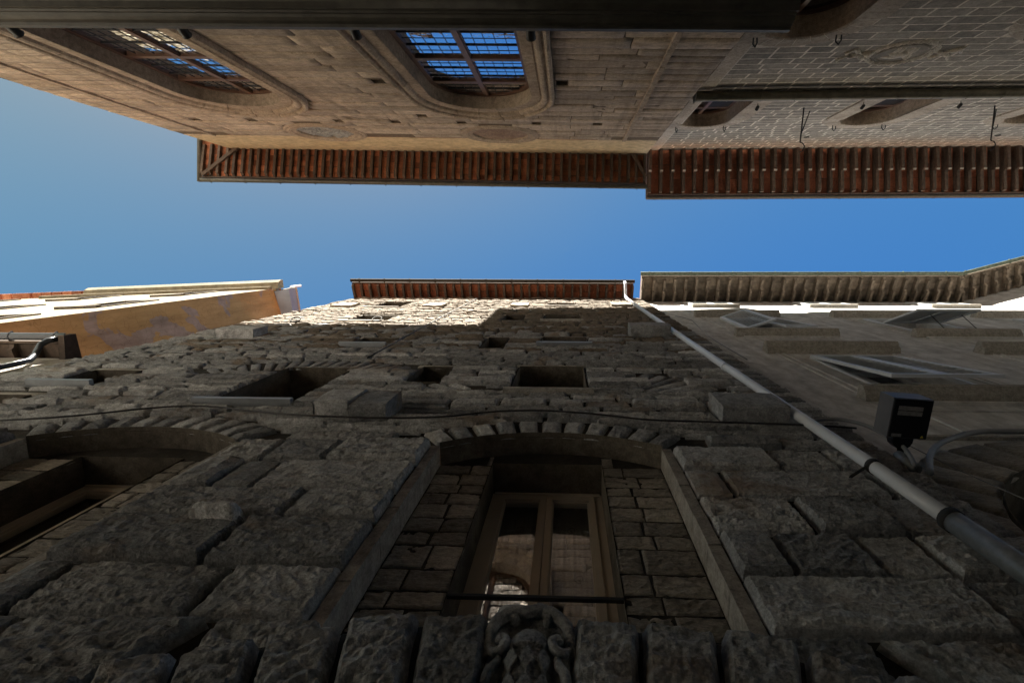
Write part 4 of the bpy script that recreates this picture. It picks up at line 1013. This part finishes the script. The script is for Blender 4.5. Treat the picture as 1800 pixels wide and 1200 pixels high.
q = G(); q.grid(lambda a, b: BB.P(MC + MR * (.72 + .10 * b) * math.cos(2 * PI * a), .006 + .03 * math.sin(PI * b), MH + MR * (.72 + .10 * b) * math.sin(2 * PI * a)), 48, 4); put('medallion_rim', q, block_dark, md, True)
for k in range(40):
    a = 2 * PI * k / 40; lf = G(); rr = MR * (.98 + .05 * (k % 2))
    cx, cy = MC + rr * math.cos(a), MH + rr * math.sin(a); tx, ty = -math.sin(a), math.cos(a)
    lf.grid(lambda x, y: BB.P(cx + tx * (x - .5) * .19 + math.cos(a + .5) * (y - .5) * .12 * math.sin(PI * (.1 + .8 * x)), .004 + .05 * math.sin(PI * x) * math.sin(PI * y), cy + ty * (x - .5) * .19 + math.sin(a + .5) * (y - .5) * .12 * math.sin(PI * (.1 + .8 * x))), 5, 4)
    put('wreath_leaf', lf, relief_pale, md, True)
for s_ in (-1, 1):
    for k, dy in enumerate((-.12, .16)):
        pts = [BB.P(MC + s_ * (.70 + .5 * t), .02, MH + dy + .10 * math.sin(t * 6 + k * 2) + (.1 * (t > .7)) * math.sin(t * 14)) for t in [i / 16 for i in range(17)]]
        q = G(); q.tube(pts, [.035 + .02 * math.sin(i * .8) for i in range(17)], 6); put('ribbon', q, relief_pale, md, True)
# lower gutter on its little roof
gt = thing('copper_gutter', 'long brown copper gutter crossing the block palace below the upper windows', 'gutter', BB.P(9, .3, 14))
P = BB.P; q = G()
q.hexa([P(3.35, .0, 15.08), P(B1, .0, 15.08), P(B1, .1, 15.0), P(3.35, .1, 15.0), P(3.35, .0, 15.12), P(B1, .0, 15.12), P(B1, .1, 15.04), P(3.35, .1, 15.04)]); put('lean_roof', q, gut_bronze, gt)
def trough(u, wd, r): q = G(); q.prism([P(u, .19 + r * math.cos(a), 14.87 + r * math.sin(a)) for a in [PI * .95 + PI * 1.1 * k / 12 for k in range(13)]], BB.U * wd); return q
put('trough', trough(3.33, B1 - 3.4, .13), gut_bronze, gt)
q = G(); q.prism([P(3.31, .02, 15.1), P(3.31, .36, 14.95), P(3.31, .22, 14.7), P(3.31, .04, 14.76)], BB.U * .022); put('end_cap', q, smooth_stone, gt)
b0 = put('gutter_strap', trough(4.15, .02, .142), gut_bronze, gt)
for k in range(1, 20): copy_to(b0, BB.U * (.87 * k))
ev2, hd2 = eave(bp, BB, 3.36, B1, BT + .02, 1.86, .36, .466, .12, .20, terra_dark, 3, wood, gut_dark, .085, tiers=(.12, .20, .95), bracket=1.9, back=6, rise=1.6)
for k, c in enumerate([o for o in bpy.data.objects if o.parent == ev2 and o.name.split('.')[0] in ('rafter', 'bracket')]):
    pass
q = G(); n = round((B1 - 3.36 - .12) / .466); pt = (B1 - 3.36 - .12) / n
q.box(BB, 3.36, 3.48, 1.752, 1.762 + .0, hd2(1.76) - .2, hd2(1.76) - .11); t0 = put('rafter_highlight', q, hood_st, ev2)  # pale plates paint the highlight on the rafter ends
q = G(); q.box(BB, 3.36, 3.48, .87, .94, hd2(.9) - .432, hd2(.9) - .404); t1 = put('bracket_highlight', q, hood_st, ev2)  # painted highlight below the bracket ends
for k in range(1, n + 1): copy_to(t0, BB.U * (pt * k)); copy_to(t1, BB.U * (pt * k))
# pale verge board at the palace's free end
q = G(); q.hexa([P(3.30, -.2, hd2(-.2) - .3), P(3.355, -.2, hd2(-.2) - .3), P(3.355, 2.0, hd2(1.9) - .12), P(3.30, 2.0, hd2(1.9) - .12), P(3.30, -.2, hd2(-.2) + .1), P(3.355, -.2, hd2(-.2) + .1), P(3.355, 2.0, hd2(1.9) + .1), P(3.30, 2.0, hd2(1.9) + .1)]); put('verge_board', q, wood, ev2)
# unseen block added behind the roof to cast shadow across the street
q = G(); q.prism([P(3.4, -5, BT), P(B1, -5, BT), P(B1, -5, 32.4), P(3.4, -5, 31.6)], BB.O * -8); put('roof_shadow_block', q, plast, bp)

# ================================================================== YELLOW HOUSE far left
yh = thing('yellow_house', 'tall yellow house at far left with grey patches on its ochre side wall', 'house', YY.P(-6, 0, -EYE))
ywin = []
for (uc, h0, h1) in ((-3.1, 23.3, 25.6), (-8.0, 23.3, 25.6), (-13.4, 23.3, 25.6), (-18, 23.3, 25.6), (-2.0, 17.7, 20.3), (-6.7, 17.7, 20.3), (-11.5, 17.7, 20.3), (-1.9, 13.0, 15.4), (-6.7, 12.6, 15.2)):
    ywin.append((uc - .6, uc + .6, h0, h1))
yops = [op_rect(*x) for x in ywin]
YT = 26.9
g = G(); sheet(g, YY, -24, 0, -1.6, YT, yops, 0); put('wall', g, yel, yh)
sd = YY.U * .22 - YY.O * .975; sd.normalize()
g = G(); A = YY.P(0, 0, 0); 
g.quad(A + Vector((0, 0, -1.6)), A + sd * 14 + Vector((0, 0, -1.6)), A + sd * 14 + Vector((0, 0, YT)), A + Vector((0, 0, YT))); put('side_wall', g, patch, yh)
for (u0, u1, h0, h1) in ywin:
    q = G(); reveal(q, YY, rect(u0, u1, h0, h1), .0, -.08); wn = put('window', q, dark_shade_stone, yh)
    p_ = G(); p_.box(YY, u0, u1, -.10, -.07, h0, h1); put('pane', p_, pane_dark, wn)
    s_ = G(); s_.box(YY, u0 - .15, u1 + .15, 0, .10, h0 - .22, h0 - .003); put('sill', s_, dark_shade_stone, wn)
    f_ = G(); f_.box(YY, u0 - .12, u0, 0, .05, h0, h1 + .1); f_.box(YY, u1, u1 + .12, 0, .05, h0, h1 + .1); f_.box(YY, u0, u1, 0, .05, h1, h1 + .1); put('surround', f_, dark_shade_stone, wn)
q = G(); q.box(YY, -12, .05, 0, .14, 25.95, 26.15); put('cornice', q, yel, yh)
q = G(); q.prism([YY.P(-10.2, d, h) for d, h in ((0, 26.5), (.32, 26.65), (.42, 26.9), (.42, 27.1), (0, 27.1))], YY.U * 10.35); put('parapet_box', q, yel, yh)
q = G(); u = -24
t0 = None
while u < -10.4:
    q = G(); q.box(YY, u, u + .5, -.3, .28, YT + .02, YT + .14)
    if t0 is None: t0 = put('roof_tile', q, terra, yh); ub = u
    else: copy_to(t0, YY.U * (u - ub) + Vector((0, 0, R.uniform(-.03, .03))))
    u += .56
q = G(); q.hexa([YY.P(-24, -.28, YT), YY.P(.0, -.02, YT), YY.P(2.6, -12, YT), YY.P(-24, -12, YT), YY.P(-24, -.28, YT + .2), YY.P(.0, -.02, YT + .2), YY.P(2.6, -12, YT + .2), YY.P(-24, -12, YT + .2)]); put('roof', q, terra, yh)
# small terrace shelter behind its corner
rb = thing('roof_shelter', 'blue-grey glazed terrace shelter beside the yellow house roof corner', 'shelter', (-14.3, 2.9, 20))
q = G(); a, b = Vector((-14.78, 2.0, EYE)), Vector((-14.02, 1.86, EYE)); c_ = Vector((-13.9, 3.1, EYE)); d_ = Vector((-14.5, 3.2, EYE))
q.hexa([p + Vector((0, 0, 26.3)) for p in (a, b, c_, d_)] + [p + Vector((0, 0, 27)) for p in (a, b, c_, d_)]); put('sheet_box', q, blue_panel, rb)
q = G(); q.tube([a + Vector((0, 0, 27.0)), b + Vector((0, 0, 27.02))], .06, 6); q.tube([b + Vector((0, 0, 27.02)), c_ + Vector((0, 0, 27.0))], .06, 6); put('rail', q, hood_st, rb)
q = G(); q.tube([b + Vector((-.25, -.05, 27.0)), b + Vector((-.25, -.05, 28.0))], .07, 6); put('vent_post', q, white_m, rb)
# its drainpipe
q = G(); q.tube([A + sd * .3 + YY.U * .06 + Vector((0, 0, 27)), A + sd * .75 + YY.U * .08 + Vector((0, 0, 26.9)), A + sd * 1.0 + YY.U * .25 + Vector((0, 0, 26.9)), A + sd * 1.6 + YY.U * .35 + Vector((0, 0, 26.8))], .05, 6)
tag(put('drainpipe', q, win_dark, None, True), 'thin brown downpipe at the top of the patched ochre wall', 'drainpipe')

# ================================================================== LOW HOUSE with dark eaves (left)
lh = thing('low_house', 'lower brown house at left edge with black eaves and gutter', 'house', (-12, 2.1, 0))
FL = Fr(0, 2.03, 0, -1)
g = G(); sheet(g, FL, -13.6, PL - .003, -1.6, 9.6, [], 0); g.quad(FL.P(PL - .003, 0, -1.6), FL.P(PL - .003, -4, -1.6), FL.P(PL - .003, -4, 9.6), FL.P(PL - .003, 0, 9.6)); put('wall', g, niche_stone, lh)
eave(lh, FL, -13.7, -9.62, 9.62, .32, .05, .5, .09, .12, wood, 1, wood, black_pipe, .075, tile_name='eave_board', bracket=.9, back=4, rise=1.0)
q = G(); q.hexa([FL.P(-9.62, -.1, 9.5), FL.P(-9.5, -.1, 9.5), FL.P(-9.5, .45, 9.55), FL.P(-9.62, .45, 9.55), FL.P(-9.62, -.1, 9.86), FL.P(-9.5, -.1, 9.86), FL.P(-9.5, .45, 9.8), FL.P(-9.62, .45, 9.8)]); put('verge_board', q, wood, lh)
q = G(); q.tube([FL.P(-9.72, .38, 9.62), FL.P(-9.78, .36, 9.50), FL.P(-9.83, .30, 9.40), FL.P(-9.78, .14, 9.22), FL.P(-9.62, .09, 8.95), FL.P(-9.58, .09, 8.6), FL.P(-9.55, .09, -1.5)], .055, 10)
tag(put('drainpipe', q, black_pipe, None, True), 'black bent downpipe dropping from the dark eaves at left', 'drainpipe')

# ================================================================== things fixed to the walls
dp = thing('drainpipe', 'long white downpipe running down the right edge of the stone palace', 'drainpipe', FF.P(2.7, .15, -EYE))
q = G(); q.tube([FF.P(2.44, .76, 22.3), FF.P(2.44, .70, 22.1), FF.P(2.44, .40, 21.95), FF.P(2.44, .2, 21.8), FF.P(2.45, .15, 21.4), FF.P(2.46, .15, 19)], .06, 12); put('swan_neck', q, white_pipe, dp, True)
q = G(); q.tube([FF.P(2.46, .15, 19), FF.P(2.6, .15, 10), FF.P(2.71, .15, 4.6), FF.P(2.72, .15, 3.52)], .06, 16); put('pipe', q, white_pipe, dp, True)
q = G(); q.tube([FF.P(2.72, .15, 3.58), FF.P(2.73, .15, 2.9), FF.P(2.75, .15, -1.6)], .078, 16); put('iron_boot', q, iron_pipe, dp, True)
for h, u in ((3.56, 2.72), (4.5, 2.71), (8.6, 2.615), (12.0, 2.57), (15.6, 2.51)):
    q = G(); q.tube([FF.P(u, .15, h - .03), FF.P(u, .15, h + .03)], .068 if h > 4 else .086, 16); put('collar', q, white_pipe if h > 5 else iron, dp, True)
q = G(); q.tube([FF.P(2.65, .15, 4.5), FF.P(2.5, .08, 4.45), FF.P(2.42, .02, 4.4)], .014, 6); put('pipe_bracket', q, iron, dp)
def cable(name, label, pts, r, m, fr, cat='cable'):
    P3 = [Vector(fr.P(*p)) for p in pts]; out = []
    for i in range(len(P3) - 1):
        p0, p1, p2, p3 = P3[max(0, i - 1)], P3[i], P3[i + 1], P3[min(len(P3) - 1, i + 2)]
        for k in range(6):
            t = k / 6; out.append(.5 * ((2 * p1) + (p2 - p0) * t + (2 * p0 - 5 * p1 + 4 * p2 - p3) * t * t + (3 * p1 - p0 - 3 * p2 + p3) * t ** 3))
    q = G(); q.tube(out + [P3[-1]], r, 6); return tag(put(name, q, m, None, True), label, cat)
cable('cable', 'black cable strung across the stone palace above both arched bays', [(-8.9, .1, 5.3), (-7.4, .1, 5.4), (-5.92, .12, 5.6), (-4.96, .13, 6.02), (-4.37, .13, 6.1), (-3.7, .12, 5.95), (-2.96, .14, 5.76), (-2.1, .13, 5.74), (-1.41, .12, 5.85), (-.88, .12, 6.06), (-.29, .12, 6.14), (.37, .12, 6.02), (.98, .12, 5.83), (1.64, .13, 5.76), (2.7, .12, 5.72), (3.2, .1, 5.7)], .011, cable_m, FF)
cable('cable', 'thin dark wire running straight down the stone palace below its eaves', [(-3.7, .09, 22.6), (-3.7, .09, 19), (-3.68, .1, 15), (-3.6, .1, 9.3)], .014, cable_m, FF)
cable('cable', 'thick grey cable loop curving from the floodlight over the right arch', [(6.5, .12, 5.74), (4.9, .12, 5.70), (4.4, .13, 5.62), (3.85, .13, 5.30), (3.5, .13, 4.95), (3.2, .14, 4.5)], .03, cable_g, FG)
cable('cable', 'bundle of pale grey wires bending left of the floodlight', [(2.75, .1, 5.9), (3.05, .13, 5.92), (3.25, .14, 5.75), (3.32, .14, 5.4), (3.28, .14, 5.0), (3.1, .14, 4.55)], .022, cable_g, FF)
cable('cable', 'thin pale wire crossing the right arch stones diagonally', [(3.3, .2, 5.6), (3.45, .14, 5.0), (3.55, .12, 4.5), (3.75, .1, 3.7)], .005, cable_g, FG)
cable('cable', 'thin white wire at the seam of the plaster house', [(3.5, .03, 17), (3.75, .03, 16.0), (3.6, .04, 14.4), (3.45, .03, 12.5), (3.45, .03, 10)], .011, cable_g, FG)
q = G(); q.tube([FG.P(3.16, .12, 4.62), FG.P(3.2, .12, 4.95)], .05, 10); tag(put('junction_sleeve', q, iron_pipe, None, True), 'grey cable sleeve beside the white downpipe', 'cable sleeve')

# floodlight, aimed straight down
fl = thing('floodlight', 'black box floodlight hanging in front of the right house', 'floodlight', (3.3, 1.57, EYE + 5.0))
rot = Matrix.Rotation(.05, 3, 'Z'); cz = EYE + 5.0
def FB(x, y, z): v = rot @ Vector((x, y, 0)); tilt = x * -.06; return Vector((3.31 + v.x, 1.57 + v.y, cz + z + tilt + y * .05))
def fbox(q, x0, x1, y0, y1, z0, z1): q.hexa([FB(x0, y0, z0), FB(x1, y0, z0), FB(x1, y1, z0), FB(x0, y1, z0), FB(x0, y0, z1), FB(x1, y0, z1), FB(x1, y1, z1), FB(x0, y1, z1)])
q = G(); fbox(q, -.18, .18, -.2, .2, .012, .24); put('housing', q, grey_box, fl)
q = G(); fbox(q, -.172, .172, -.192, .192, 0, .0125); put('base_plate', q, black_box, fl)
for y in (-.105, -.055):
    q = G(); fbox(q, -.13, .09, y - .021, y + .021, -.004, .0005); put('label_strip', q, label_m, fl)
q = G(); fbox(q, -.15, -.06, .155, .185, -.004, .0005); put('label_strip', q, label_m, fl)
q = G(); q.prism([FB(.115, .18, -.003), FB(.145, .18, -.003), FB(.13, .158, -.003)], Vector((0, 0, .003))); put('warning_label', q, warn_m, fl)
q = G(); q.tube([FB(-.02, .22, .02), FB(-.02, .22, .12)], .1, 14); q.tube([FB(-.02, .2, .08), Vector((3.3, 2.06, cz + .05))], .03, 8); put('mount', q, black_box, fl)

# spotlights on the cornice
def spot(u, d, h, fr, s, label, group):
    o = thing('spotlight', label, 'spotlight', fr.P(u, d, h), group)
    a = fr.O * .45 + Vector((0, 0, .9)) ; a.normalize(); c = fr.P(u, d, h)
    q = G(); q.tube([c - a * .5 * s, c - a * .35 * s, c + a * .3 * s, c + a * .45 * s], [.28 * s, .36 * s, .36 * s, .42 * s], 12); put('lamp_body', q, black_box, o, True)
    q = G(); q.tube([c + a * .44 * s, c + a * .46 * s], .36 * s, 12); put('lens', q, pane_dark, o)
    q = G(); q.tube([c - a * .2 * s, c - fr.O * .9 * s - Vector((0, 0, .2 * s))], .07 * s, 6); put('bracket', q, iron, o)
for u, lab in ((-7.72, 'black spotlight over the cornice at far upper left corner'), (-5.3, 'black spotlight over the cornice before the left leaded window'), (-2.9, 'black spotlight over the cornice left of the big central window'), (-.5, 'black spotlight over the cornice right of the big central window')):
    spot(u, .47, 7.72, CH, .17, lab, 'spotlights along the dark cornice')
for u, lab in ((4.95, 'small spotlight on the copper gutter nearest its left end'), (7.65, 'small spotlight on the copper gutter beside the middle upper window'), (10.1, 'small spotlight on the copper gutter right of the middle upper window')):
    spot(u, .5, 14.85, BB, .12, lab, 'spotlights along the copper gutter')
# iron banner holders
for u, lab in ((7.0, 'black iron banner holder on the block palace, the left one'), (12.5, 'black iron banner holder on the block palace, the one near the right edge')):
    o = thing('banner_holder', lab, 'banner holder', BB.P(u, 0, 16.9), 'iron banner holders on the block palace')
    q = G(); q.tube([BB.P(u, 0, 16.9), BB.P(u - .1, 1.0, 16.75)], .02, 6); put('arm', q, iron, o)
    q = G(); q.tube([BB.P(u + .35, 0, 17.3), BB.P(u - .05, .72, 16.82)], .016, 6); put('stay', q, iron, o)
    q = G(); q.tube([BB.P(u - .1, 1.0, 16.75), BB.P(u - .04, 1.04, 16.7), BB.P(u + .03, 1.12, 16.72), BB.P(u - .02, 1.25, 16.75), BB.P(u - .1, 1.28, 16.75)], .018, 6); put('hook', q, iron, o)
    q = G(); q.tube([BB.P(u + .08 + .07 * math.cos(2 * PI * k / 12), .86, 16.75 + .07 * math.sin(2 * PI * k / 12)) for k in range(13)], .012, 5); put('ring', q, iron, o)
# wall rings on the stone palace
for u, h, lab in ((-5.35, 14.7, 'iron ring hanging by the sill of the sunlit small window'), (-7.6, 14.5, 'iron ring hanging on the sunlit stone left of the small window')):
    q = G(); q.tube([FF.P(u + .13 * math.cos(2 * PI * k / 14), .12 + .05 * math.sin(2 * PI * k / 14), h + .13 * math.sin(2 * PI * k / 14)) for k in range(15)], .018, 6)
    tag(put('wall_ring', q, iron, None, True), lab, 'iron ring', 'iron rings on the stone palace')
